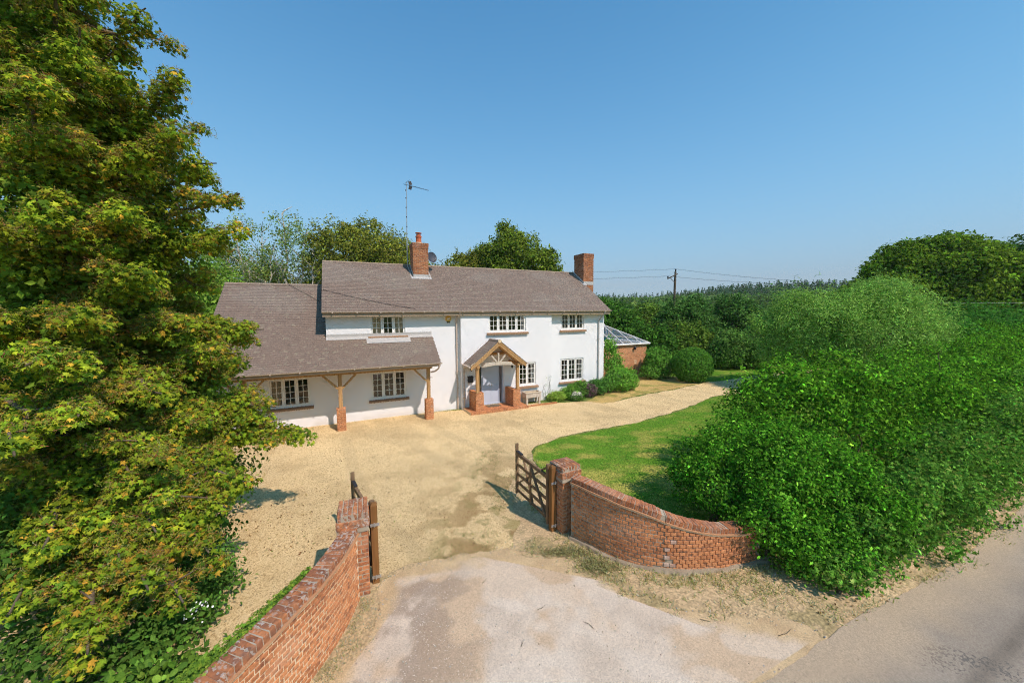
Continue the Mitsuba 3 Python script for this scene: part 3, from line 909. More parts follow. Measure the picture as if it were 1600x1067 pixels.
def house_porch():
    rng = np.random.default_rng(6)
    cu, vf = 7.41, -1.30
    hw_, zr, ze = 1.42, 3.44, 2.30         # half span at the eaves, ridge, eaves
    st = (zr - ze) / hw_
    m = H()
    for s in (-1, 1):
        m.raw([[cu + s * hw_, vf - 0.18, ze], [cu + s * hw_, PV - 0.005, ze], [cu, PV - 0.005, zr], [cu, vf - 0.18, zr],
               [cu + s * (hw_ - 0.03), vf - 0.18, ze - 0.07], [cu + s * (hw_ - 0.03), PV - 0.005, ze - 0.07], [cu, PV - 0.005, zr - 0.09], [cu, vf - 0.18, zr - 0.09]],
              [[0, 1, 2], [0, 2, 3], [4, 6, 5], [4, 7, 6], [0, 3, 7], [0, 7, 4], [0, 5, 1], [0, 4, 5]])
    key = add('house__porch', m.shape('oak_material'))
    # tiles: built on a slope along +v, then turned so that it climbs along u
    for s in (-1, 1):
        tm = MB()
        length = math.hypot(hw_, zr - ze) - 0.01
        roof_tiles(tm, 0, -PV * 0 + (PV - (vf - 0.20)) - 0.006, 0, 0, st, length + 0.03, rng)
        v, f, t = tm.mesh()
        w = np.stack([cu + s * (hw_ + 0.03 - v[:, 1]), (vf - 0.20) + v[:, 0], ze - 0.012 + v[:, 2]], 1)
        mm = H()
        mm.raw(w, f if s > 0 else f[:, ::-1])
        mm.t[-1] = t
        k = add(key + '__tile', mm.shape('tile_material'))
        labels[k] = {'kind': 'stuff'}
    y = vf - 0.21
    while y < PV - 0.05:
        e = min(y + 0.36, PV - 0.006)
        add(key + '__ridge_tile', ridge_tile_mesh(y + 0.004, e - 0.004, cu, zr - 0.03, 0.105, 'v', float(rng.uniform(0.2, 0.7))).shape('tile_material', True))
        y = e
    mo = H()
    mo.tube([(cu, vf - 0.212, zr - 0.005), (cu, vf - 0.17, zr - 0.005)], 0.088, 12)
    add(key + '__ridge_mortar', mo.shape('mortar_material', 30))
    for s in (-1, 1):
        b = H()                          # barge boards with a sprocketed foot
        P = [(cu + s * 0.0, zr - 0.13), (cu + s * 0.75, zr - 0.13 - 0.75 * st), (cu + s * 1.13, zr - 0.13 - 1.13 * st + 0.01), (cu + s * (hw_ + 0.03), ze - 0.085)]
        poly = Polygon([(x, z + 0.10) for x, z in P] + [(x, z - 0.10) for x, z in P[::-1]])
        b.prism(poly, vf - 0.165, vf - 0.125, 'xz')
        add(key + '__barge_board', b.shape('oak_material'))
        b = H()
        P2 = [(x, z + 0.115) for x, z in P]
        poly = Polygon([(x, z + 0.022) for x, z in P2] + [(x, z - 0.022) for x, z in P2[::-1]])
        b.prism(poly, vf - 0.178, vf - 0.128, 'xz')
        add(key + '__verge_mortar', b.shape('mortar_material'))
        # rafters behind, the plate along the side, post
        r = H()
        r.bar((cu + s * 0.02, vf, zr - 0.19), (cu + s * 1.30, vf, zr - 0.19 - 1.28 * st), 0.12, 0.15, (0, 1, 0))
        add(key + '__rafter', r.shape('oak_material'))
        pu = cu + s * 1.06
        r = H()
        r.bar((pu, vf - 0.1, 2.26), (pu, PV - 0.004, 2.26), 0.13, 0.15)
        add(key + '__wall_plate', r.shape('oak_material'))
        r = H()
        r.bar((pu, vf + 0.07, 0.99), (pu, vf + 0.07, 2.19), 0.155, 0.155, (0, 1, 0))
        add(key + '__post', r.shape('oak_material'))
        # brick side walls
        w0, w1 = (pu - 0.11, pu + 0.29) if s < 0 else (pu - 0.27, pu + 0.13)
        c = H()
        c.box(w0 + 0.003, w1 - 0.003, vf + 0.003, vf + 0.34, 0.12, 0.97)
        ws0, ws1 = (w0 + 0.003, w0 + 0.22) if s < 0 else (w1 - 0.22, w1 - 0.003)
        ws0, ws1 = (w0 + 0.003, w0 + 0.22) if s < 0 else (w0 + 0.003, w0 + 0.22)
        c.box(ws0, ws1, vf + 0.341, PV - 0.002, 0.12, 0.965)
        add(key + '__pier_mortar', c.shape('mortar_material'))
        bb = H()
        brick_box(bb, w0, w1, vf, vf + 0.34, 0.125, 0.90, rng, lo=0.45, hi=1.0)
        brick_box(bb, w0, w1, vf, vf + 0.34, 0.90, 0.985, rng, row=0.085, blen=0.075, lo=0.35, hi=0.9)
        bb.box(w0 + 0.002, w1 - 0.002, vf + 0.002, vf + 0.34, 0.972, 0.983, 0.5)
        brick_box(bb, ws0 - 0.002, ws1 + 0.002, vf + 0.355, PV - 0.02, 0.125, 0.90, rng, lo=0.45, hi=1.0)
        brick_box(bb, ws0 - 0.002, ws1 + 0.002, vf + 0.355, PV - 0.02, 0.90, 0.98, rng, row=0.08, blen=0.075, lo=0.35, hi=0.9)
        bb.box(ws0, ws1, vf + 0.345, PV - 0.004, 0.967, 0.978, 0.5)
        k = add(key + '__brick', bb.shape('brick_material'))
        labels[k] = {'kind': 'stuff'}
        # short gutter
        g = H()
        g.bar((cu + s * (hw_ + 0.07), vf - 0.16, ze - 0.03), (cu + s * (hw_ + 0.07), PV - 0.01, ze - 0.03), 0.09, 0.07)
        add(key + '__gutter', g.shape('gutter_material'))
    c = H()                              # arched collar, pale on its face, and the struts above it
    xs = np.linspace(-0.86, 0.86, 15)
    top = [(cu + x, 2.42 - 0.05 * (x / 0.86) ** 2) for x in xs]
    bot = [(cu + x, 2.20 + 0.07 * (1 - (x / 0.86) ** 2)) for x in xs]
    top = [(cu + x * (0.80 if i in (0, 14) else 0.96), z) for i, (x, (_a, z)) in enumerate(zip(xs, top))]
    c.prism(Polygon(top + bot[::-1]).buffer(0), vf - 0.05, vf + 0.05, 'xz')
    add(key + '__collar', c.shape('greywood_material'))
    labels[key + '__collar'] = {'label': 'pale weathered curved collar beam'}
    for du in (-0.36, 0.0, 0.36):
        s_ = H()
        s_.bar((cu + du * 0.22, vf, 2.40), (cu + du, vf, 2.86 if du == 0 else 2.74), 0.075, 0.10, (0, 1, 0))
        add(key + '__strut', s_.shape('greywood_material'))
    tie = H()                            # upper truss against the wall
    tie.bar((cu - 0.75, PV - 0.05, 2.72), (cu + 0.75, PV - 0.05, 2.72), 0.06, 0.12)
    add(key + '__tie_beam', tie.shape('oak_material'))
    # brick plinth step
    c = H()
    c.box(5.92, 8.98, vf - 0.16, PV - 0.002, 0.0, 0.112)
    add(key + '__step_mortar', c.shape('mortar_material'))
    u = 5.92
    while u < 8.95:
        b = H()
        tone = float(rng.uniform(0.35, 0.9))
        b.box(u + 0.004, min(u + 0.071, 8.98), vf - 0.165, vf + 0.052, 0.004, 0.118, tone)
        add(key + '__step_brick', b.shape('brick_material'))
        u += 0.075
    v0 = vf + 0.06
    r = 0
    bb = H()
    while v0 < PV - 0.1:
        u = 5.93 - (r % 2) * 0.11
        while u < 8.97:
            a, b_ = max(u + 0.004, 5.925), min(u + 0.216, 8.975)
            if b_ - a > 0.03:
                bb.box(a, b_, v0 + 0.004, v0 + 0.104, 0.02, 0.119, float(rng.uniform(0.3, 0.9)))
            u += 0.22
        v0 += 0.108
        r += 1
    k = add(key + '__paving_brick', bb.shape('brick_material'))
    labels[k] = {'kind': 'stuff'}
    mt = H()
    mt.box(7.05, 7.75, -0.86, -0.46, 0.121, 0.137)
    k = thing('doormat', 'brown coir doormat lying on the brick porch step', 'doormat')
    scene[k] = mt.shape('bark_material')


house_porch()


def house_door():
    u0, u1, z0, z1 = DOOR
    v = PV + 0.12
    m = H()
    for a, b in ((u0, u0 + 0.05), (u1 - 0.05, u1), (u0 + 0.215, u0 + 0.255), (u1 - 0.255, u1 - 0.215)):
        m.box(a, b, v - 0.05, v + 0.06, z0, z1)
    m.box(u0 + 0.05, u1 - 0.05, v - 0.05, v + 0.06, z1 - 0.06, z1)
    m.box(u0 + 0.05, u1 - 0.05, v - 0.06, v + 0.06, z0 - 0.02, z0 + 0.03)
    key = add('house__door', m.shape('door_material'))
    mid = (u0 + u1) / 2
    for s, (a, b) in ((-1, (u0 + 0.258, mid - 0.003)), (1, (mid + 0.003, u1 - 0.258))):
        d = H()
        d.box(a, b, v - 0.02, v + 0.03, z0 + 0.033, z1 - 0.063)
        for p0, p1 in ((0.16, 0.75), (0.95, 1.75)):
            d.box(a + 0.07, b - 0.07, v - 0.027, v - 0.0205, z0 + p0, z0 + p1)
        add(key + '__leaf', d.shape('door_material'))
        h = H()
        hx = mid + s * 0.055
        h.tube([(hx, v - 0.02, 1.12), (hx, v - 0.07, 1.12), (hx + s * 0.11, v - 0.07, 1.12)], 0.012, 8)
        h.box(hx - 0.02, hx + 0.02, v - 0.03, v - 0.0275, 1.0, 1.2)
        add(key + '__handle', h.shape('steel_material', 40))
    for a, b in ((u0 + 0.05, u0 + 0.215), (u1 - 0.215, u1 - 0.05)):
        p = H()
        p.raw([[a, v, z0 + 0.03], [b, v, z0 + 0.03], [b, v, z1 - 0.06], [a, v, z1 - 0.06]], [[0, 1, 2], [0, 2, 3]])
        add(key + '__sidelight_pane', p.shape('pane_glass'))


house_door()


def house_chimneys():
    rng = np.random.default_rng(8)
    for i, (u0, u1, v0, v1, zb, zt) in enumerate(((4.14, 4.93, 2.2, 3.05, 6.4, 8.46), (14.88, 15.66, 2.1, 3.15, 0.0, 8.55))):
        c = H()
        c.box(u0 + 0.004, u1 - 0.004, v0 + 0.004, v1 - 0.004, zb, zt - 0.01)
        key = add('house__chimney', c.shape('grey_mortar_material' if i else 'mortar_material'))
        b = H()
        brick_box(b, u0, u1, v0, v1, max(zb, 5.4), zt - 0.30, rng, lo=0.0, hi=0.5, exposed=0.25)
        brick_box(b, u0 - 0.018, u1 + 0.018, v0 - 0.018, v1 + 0.018, zt - 0.30, zt - 0.15, rng, lo=0.0, hi=0.4, exposed=0.4)
        brick_box(b, u0 - (0.03 if i == 0 else 0.012), u1 + (0.03 if i == 0 else 0.012), v0 - 0.03, v1 + 0.03, zt - 0.15, zt, rng, lo=0.0, hi=0.35, exposed=0.5)
        b.box(u0 - 0.015, u1 + 0.015, v0 - 0.025, v1 + 0.025, zt - 0.155, zt - 0.145, 0.3, 0.3)
        b.box(u0, u1, v0, v1, zt - 0.03, zt - 0.004, 0.2, 0.6)
        k = add(key + '__brick', b.shape('brick_material'))
        labels[k] = {'kind': 'stuff'}
        zf = EAVE + PITCHT * (v0 + 0.45)
        l = H()
        l.box(u0 - 0.012, u1 + 0.012, v0 - 0.012, v0 - 0.006, zf - 0.05, zf + 0.16)
        e0, e1 = (u0 - 0.13, u1 + 0.13) if i == 0 else (u0 - 0.12, u0 + 0.16)
        l.raw([[e0, v0 - 0.18, zf - 0.18 * PITCHT + 0.035], [e1, v0 - 0.18, zf - 0.18 * PITCHT + 0.035], [e1, v0 - 0.004, zf + 0.035], [e0, v0 - 0.004, zf + 0.035]], [[0, 1, 2], [0, 2, 3]])
        for uu, s in ((u0, -1), (u1, 1)):
            if i == 1 and s == 1:
                continue
            l.raw([[uu + s * 0.011, v0 - 0.1, zf - 0.1 * PITCHT], [uu + s * 0.011, VR, RIDGE - 0.02], [uu + s * 0.011, VR, RIDGE + 0.14], [uu + s * 0.011, v0 - 0.02, zf + 0.17],
                   [uu + s * 0.13, v0 - 0.1, zf - 0.1 * PITCHT + 0.03], [uu + s * 0.13, VR - 0.1, RIDGE - 0.1 * PITCHT + 0.03]],
                  [[0, 1, 2], [0, 2, 3], [0, 4, 5], [0, 5, 1]])
        add(key + '__flashing', l.shape('lead_material'))
        if i == 0:
            cu, cv = (u0 + u1) / 2, (v0 + v1) / 2
            fl = H()
            fl.tube([(cu, cv, zt - 0.01), (cu, cv, zt + 0.07)], [0.33, 0.19], 16)
            add(key + '__flaunching', fl.shape('mortar_material', 30))
            p = H()
            p.tube([(cu, cv, zt + 0.05), (cu, cv, zt + 0.34), (cu, cv, zt + 0.35), (cu, cv, zt + 0.41)], [0.155, 0.13, 0.165, 0.165], 16)
            add(key + '__pot', p.shape('terracotta_material', 40))
            q = H()
            q.tube([(cu, cv, zt + 0.41), (cu, cv, zt + 0.50)], [0.12, 0.12], 14)
            q.tube([(cu, cv, zt + 0.56), (cu, cv, zt + 0.585), (cu, cv, zt + 0.61)], [0.17, 0.17, 0.03], 14)
            for a in range(4):
                x, y = cu + 0.10 * math.cos(a * 1.571), cv + 0.10 * math.sin(a * 1.571)
                q.box(x - 0.012, x + 0.012, y - 0.012, y + 0.012, zt + 0.50, zt + 0.565)
            add(key + '__cowl', q.shape('terracotta_material', 40))


house_chimneys()

# ------------------------------------------------------------------ fittings on the house
def fittings():
    t = thing('television_aerial', 'tall pale aerial mast with a stub antenna beside the chimney pot', 'aerial')
    m = H()
    m.tube([(4.00, 3.1, 6.3), (4.01, 3.1, 9.0), (4.06, 3.1, 11.75)], [0.026, 0.024, 0.02], 8)
    add(t + '__mast', m.shape('steel_material', 40))
    b = H()
    b.tube([(3.93, 3.1, 11.63), (5.22, 3.02, 11.45)], 0.014, 6)
    for k, x in enumerate(np.linspace(4.5, 5.2, 9)):
        z = 11.63 - (x - 3.93) * 0.14
        b.tube([(x, 3.02 - 0.15, z - 0.05), (x, 3.02 + 0.15, z + 0.05)], 0.008, 5)
    add(t + '__boom', b.shape('black_material', 40))
    r = H()
    for dz in (-0.13, 0.13):
        r.bar((4.28, 3.05 - 0.02, 11.58 + dz * 0.2), (4.34 - 0.12, 3.04, 11.58 + dz * 1.6), 0.16, 0.012, (0, 1, 0))
    for k in range(3):
        r.tube([(4.05 + k * 0.07, 2.9, 11.72 + 0.05 * k), (4.05 + k * 0.07, 3.3, 11.75 + 0.05 * k)], 0.008, 5)
    add(t + '__reflector', r.shape('black_material', 40))
    for z in (9.4, 9.9, 10.4, 10.9, 11.3):
        c = H()
        c.tube([(4.02, 3.1, z), (4.02, 3.1, z + 0.05)], 0.03, 8)
        add(t + '__clip', c.shape('black_material', 40))
    t = thing('satellite_dish', 'small dark grey satellite dish fixed to the right of the left chimney', 'satellite dish')
    c, R = np.array([5.22, 2.55, 7.80]), 0.31
    n = np.array([0.25, -0.95, 0.28]); n /= np.linalg.norm(n)
    s, u = rot_to(n, np.array([0, 0, 1.0]))
    rings, seg = 5, 24
    v = [c - n * 0.07]
    for k in range(1, rings + 1):
        q = k / rings
        for a in np.arange(seg) * 2 * math.pi / seg:
            v.append(c + R * q * (0.9 * math.cos(a) * s + math.sin(a) * u) + n * (0.07 * q * q - 0.07))
    f = [[0, 1 + i, 1 + (i + 1) % seg] for i in range(seg)]
    for k in range(rings - 1):
        for i in range(seg):
            j = (i + 1) % seg
            a, b = 1 + k * seg, 1 + (k + 1) * seg
            f += [[a + i, b + i, b + j], [a + i, b + j, a + j]]
    m = H()
    m.raw(v, f)
    add(t + '__reflector', m.shape('dish_material', True))
    a = H()
    a.tube([c - u * R, c - u * 0.26 + n * 0.36], 0.012, 6)
    add(t + '__arm', a.shape('black_material', 40))
    h = H()
    h.tube([c - u * 0.27 + n * 0.37, c - u * 0.21 + n * 0.30], 0.036, 8)
    add(t + '__receiver', h.shape('steel_material', 40))
    k = H()
    k.tube([c - n * 0.08, c - n * 0.14 - u * 0.1, np.array([4.95, 2.72, 7.62])], 0.02, 6)
    add(t + '__bracket', k.shape('black_material', 40))
    t = thing('alarm_box', 'yellow burglar alarm box with a pale emblem high on the white wall', 'alarm box')
    cu, cz = 5.33, 4.52
    o = [(cu + 0.15 * math.cos(x) * (1.0), cz + 0.155 * math.sin(x)) for x in np.arange(8) * math.pi / 4 + math.pi / 8]
    m = H()
    m.prism(Polygon(o), -0.075, -0.002, 'xz')
    add(t + '__case', m.shape('alarm_material'))
    e = H()
    xs = np.linspace(-0.07, 0.07, 9)
    up = [(cu + x, cz + 0.035 + 0.015 * math.sin(x * 30)) for x in xs]
    dn = [(cu + x, cz - 0.045 + 0.02 * math.sin(x * 22)) for x in xs]
    e.prism(Polygon(up + dn[::-1]), -0.080, -0.0752, 'xz')
    add(t + '__emblem', e.shape('pale_sign_material'))
    b = H()
    b.box(cu - 0.075, cu + 0.075, -0.07, -0.003, cz - 0.205, cz - 0.146)
    add(t + '__sounder', b.shape('black_material'))
    t = thing('letter_box', 'black wall letter box beside the porch door', 'letter box')
    m = H()
    m.box(6.17, 6.43, PV - 0.11, PV - 0.002, 1.34, 1.60)
    add(t + '__case', m.shape('black_material'))
    l = H()
    l.raw([[6.155, PV - 0.135, 1.60], [6.445, PV - 0.135, 1.60], [6.445, PV - 0.002, 1.655], [6.155, PV - 0.002, 1.655], [6.155, PV - 0.135, 1.615], [6.445, PV - 0.135, 1.615], [6.445, PV - 0.002, 1.67], [6.155, PV - 0.002, 1.67]],
          [[0, 1, 5], [0, 5, 4], [4, 5, 6], [4, 6, 7], [0, 4, 7], [0, 7, 3], [1, 2, 6], [1, 6, 5], [0, 3, 2], [0, 2, 1]])
    add(t + '__lid', l.shape('black_material'))
    for u, side in ((6.33, 'left'), (8.55, 'right')):
        t = thing('wall_lantern', f'small black lantern under the porch roof {"above the letter box" if side == "left" else "nearest the window"}', 'lantern', 'porch lanterns')
        m = H()
        m.tube([(u, PV - 0.14, 1.93), (u, PV - 0.14, 1.96), (u, PV - 0.14, 2.07), (u, PV - 0.14, 2.075), (u, PV - 0.14, 2.12)], [0.03, 0.045, 0.06, 0.075, 0.012], 8)
        add(t + '__lamp', m.shape('black_material', 30))
        b = H()
        b.tube([(u, PV - 0.003, 2.02), (u, PV - 0.06, 2.16), (u, PV - 0.14, 2.15), (u, PV - 0.14, 2.11)], 0.009, 6)
        add(t + '__bracket', b.shape('black_material', 30))
    # pale trough planter
    t = thing('trough_planter', 'weathered pale timber trough planter on legs under the window beside the porch', 'planter')
    u0, u1, v0, v1 = 9.12, 10.02, -0.90, -0.42
    m = H()
    for a, b, c, d in ((u0, u1, v0, v0 + 0.035), (u0, u1, v1 - 0.035, v1), (u0, u0 + 0.035, v0 + 0.036, v1 - 0.036), (u1 - 0.035, u1, v0 + 0.036, v1 - 0.036)):
        m.box(a, b, c, d, 0.36, 0.60)
    m.box(u0 + 0.03, u1 - 0.03, v0 + 0.03, v1 - 0.03, 0.36, 0.40)
    add(t + '__trough', m.shape('greywood_material'))
    for a, b, c, d in ((u0 - 0.03, u1 + 0.03, v0 - 0.03, v0 + 0.05), (u0 - 0.03, u1 + 0.03, v1 - 0.05, v1 + 0.03), (u0 - 0.03, u0 + 0.05, v0 + 0.051, v1 - 0.051), (u1 - 0.05, u1 + 0.03, v0 + 0.051, v1 - 0.051)):
        r = H()
        r.box(a, b, c, d, 0.602, 0.635)
        add(t + '__rim', r.shape('greywood_material'))
    for x in (u0 + 0.03, u1 - 0.13):
        for y in (v0 + 0.02, v1 - 0.12):
            g = H()
            g.box(x, x + 0.10, y, y + 0.10, 0.0, 0.358)
            add(t + '__leg', g.shape('greywood_material'))
    so = H()
    so.box(u0 + 0.036, u1 - 0.036, v0 + 0.036, v1 - 0.036, 0.52, 0.575)
    add(t + '__soil', so.shape('soil_material'))
    # brick kerb of the flower bed, continuing the porch step
    t = thing('bed_kerb', 'low red brick kerb running from the porch step along the flower bed', 'kerb')
    rng = np.random.default_rng(3)
    u = 9.0
    i = 0
    while u < 10.75:
        v_ = -1.30 + 0.0 * (u - 9)
        b = H()
        b.box(u + 0.004, u + 0.216, v_ + rng.normal(0, 0.006), v_ + 0.10, 0.0, 0.075 + rng.normal(0, 0.004), float(rng.uniform(0.3, 0.8)))
        add(t + '__brick', b.shape('brick_material'))
        u += 0.222


fittings()

# ------------------------------------------------------------------ the garden room at the far end of the house
def conservatory():
    rng = np.random.default_rng(18)
    t = thing('conservatory', 'red brick garden room with a glazed hipped roof behind the house', 'conservatory')
    u0, u1, v0, v1, zg, zr = 15.7, 21.35, 3.0, 7.4, 2.42, 3.75
    c = H()
    c.box(u0 - 0.8, u1, v0, v0 + 0.25, 0, zg - 0.06)
    c.box(u0 - 0.8, u1, v1 - 0.25, v1, 0, zg - 0.06)
    c.box(u1 - 0.25, u1, v0 + 0.25, v1 - 0.25, 0, zg - 0.06)
    add(t + '__wall', c.shape('mortar_material'))
    b = H()
    brick_box(b, u0 - 0.8, u1, v0, v1, 0.0, zg - 0.07, rng, lo=0.5, hi=1.0)
    k = add(t + '__wall__brick', b.shape('brick_material'))
    labels[k] = {'kind': 'stuff'}
    g = H()
    g.box(u0 - 0.8, u1 + 0.2, v0 - 0.20, v0 - 0.02, zg - 0.02, zg + 0.07)
    g.box(u1 + 0.02, u1 + 0.20, v0 - 0.019, v1 + 0.2, zg - 0.02, zg + 0.07)
    add(t + '__gutter', g.shape('white_paint'))
    rid_v, ru = (v0 + v1) / 2, u1 - 2.2
    A = lambda u: np.array([u, v0 - 0.12, zg + 0.06])
    m = H()
    m.bar((u0 - 0.8, rid_v, zr + 0.03), (ru, rid_v, zr + 0.03), 0.16, 0.16)
    k = add(t + '__roof_frame', m.shape('aluminium_material'))
    us = np.linspace(u0 - 0.8, u1 + 0.12, 9)
    hip = np.array([ru, rid_v, zr])
    corner = np.array([u1 + 0.12, v0 - 0.12, zg + 0.06])
    corner2 = np.array([u1 + 0.12, v1 + 0.12, zg + 0.06])
    def top(u):
        if u <= ru:
            return np.array([u, rid_v, zr])
        q = (u - ru) / (u1 + 0.12 - ru)
        return hip + (corner - hip) * q
    for u in us[:-1]:
        b = H()
        b.bar(A(u), top(u), 0.055, 0.07)
        add(k + '__glazing_bar', b.shape('aluminium_material'))
    for cc in (corner, corner2):
        b = H()
        b.bar(cc, hip, 0.09, 0.09)
        add(k + '__glazing_bar', b.shape('aluminium_material'))
    for a, b_ in zip(us[:-1], us[1:]):
        p = H()
        P = [A(a), A(b_), top(b_), top(a)]
        if np.linalg.norm(P[1] - P[2]) < 0.05:
            p.raw(np.array([P[0], P[1], P[3]]), [[0, 1, 2]])
        else:
            p.raw(np.array(P), [[0, 1, 2], [0, 2, 3]])
        add(k + '__pane', p.shape('pane_glass'))
    p = H()
    p.raw(np.array([corner, corner2, hip]), [[0, 1, 2]])
    add(k + '__pane', p.shape('pane_glass'))
    p = H()
    p.raw(np.array([[u0 - 0.8, v1 + 0.12, zg + 0.06], corner2, hip, [u0 - 0.8, rid_v, zr]]), [[0, 2, 1], [0, 3, 2]])
    add(k + '__pane', p.shape('pane_glass'))
    # roof blinds and the pale back wall seen through the glass
    fl = H()
    fl.box(u0 - 0.7, u1 - 0.26, v0 + 0.26, v1 - 0.26, 0.02, 0.06)
    add(t + '__floor', fl.shape('stone_material'))
    fl = H()
    fl.box(L + 0.01, L + 0.03, v0, 2 * VR - 0.1, 0.0, 2.9)
    add(t + '__inner_wall', fl.shape('white_paint'))
    d = H()
    d.tube([(u1 - 3.0, v0 - 0.07, 0.05), (u1 - 3.0, v0 - 0.07, zg - 0.05)], 0.045, 8)
    d.box(u1 - 3.09, u1 - 2.91, v0 - 0.16, v0 - 0.005, zg - 0.22, zg - 0.05)
    add(t + '__downpipe', d.shape('black_material', 40))
    l = thing('garden_lantern', 'black lantern on the brick wall of the garden room', 'lantern')
    m = H()
    m.tube([(u1 - 1.25, v0 - 0.14, zg - 0.42), (u1 - 1.25, v0 - 0.14, zg - 0.24), (u1 - 1.25, v0 - 0.14, zg - 0.16)], [0.06, 0.09, 0.02], 8)
    add(l + '__lamp', m.shape('black_material', 30))
    m = H()
    m.tube([(u1 - 1.25, v0 - 0.003, zg - 0.3), (u1 - 1.25, v0 - 0.14, zg - 0.13)], 0.014, 6)
    add(l + '__bracket', m.shape('black_material', 30))


conservatory()

# ------------------------------------------------------------------ gate walls of single bricks
def bevel_box(dx, dy, dz, c, rng, jit):
    """a slightly uneven chamfered box centred on the origin (24 vertices, 44 triangles)"""
    hx, hy, hz = dx / 2, dy / 2, dz / 2
    P = []
    for sx in (-1, 1):
        for sy in (-1, 1):
            for sz in (-1, 1):
                j = rng.normal(0, jit, 3)
                P += [[sx * hx, sy * (hy - c), sz * (hz - c)] + j, [sx * (hx - c), sy * hy, sz * (hz - c)] + j, [sx * (hx - c), sy * (hy - c), sz * hz] + j]
    hull = trimesh.convex.convex_hull(np.array(P), repair=True)
    return np.array(hull.vertices), np.array(hull.faces)


def brick_kit(dx, dy, dz, seed, lo, hi, exposed, n=8, c=0.006, jit=0.0016):
    rng = np.random.default_rng(seed)
    kit = []
    for k in range(n):
        v, f = bevel_box(dx, dy, dz, c, rng, jit)
        tone = lo + (hi - lo) * (k + 0.5) / n
        ex = float(np.clip(exposed * rng.uniform(0.5, 1.5), 0, 1))
        kit.append((mikit.ply((v, f), 'brick_material', uv=np.column_stack([np.full(len(v), tone), np.full(len(v), ex)])), (v, f, tone, ex)))
    return kit


def place(kit, k, M):
    return {**kit[k][0], 'to_world': T(M)}


def mat4(o, x, y, z):
    M = np.eye(4)
    M[:3, 0], M[:3, 1], M[:3, 2], M[:3, 3] = x, y, z, o
    return M


class Path:
    def __init__(self, pts):
        from scipy.interpolate import CubicSpline
        p = np.array(pts, float)
        d = np.concatenate([[0], np.cumsum(np.hypot(*np.diff(p, axis=0).T))])
        self.len, self.sp = d[-1], CubicSpline(d, p)

    def at(self, s):
        p = self.sp(s)
        t = self.sp(s, 1)
        t = t / np.linalg.norm(t)
        return p, t


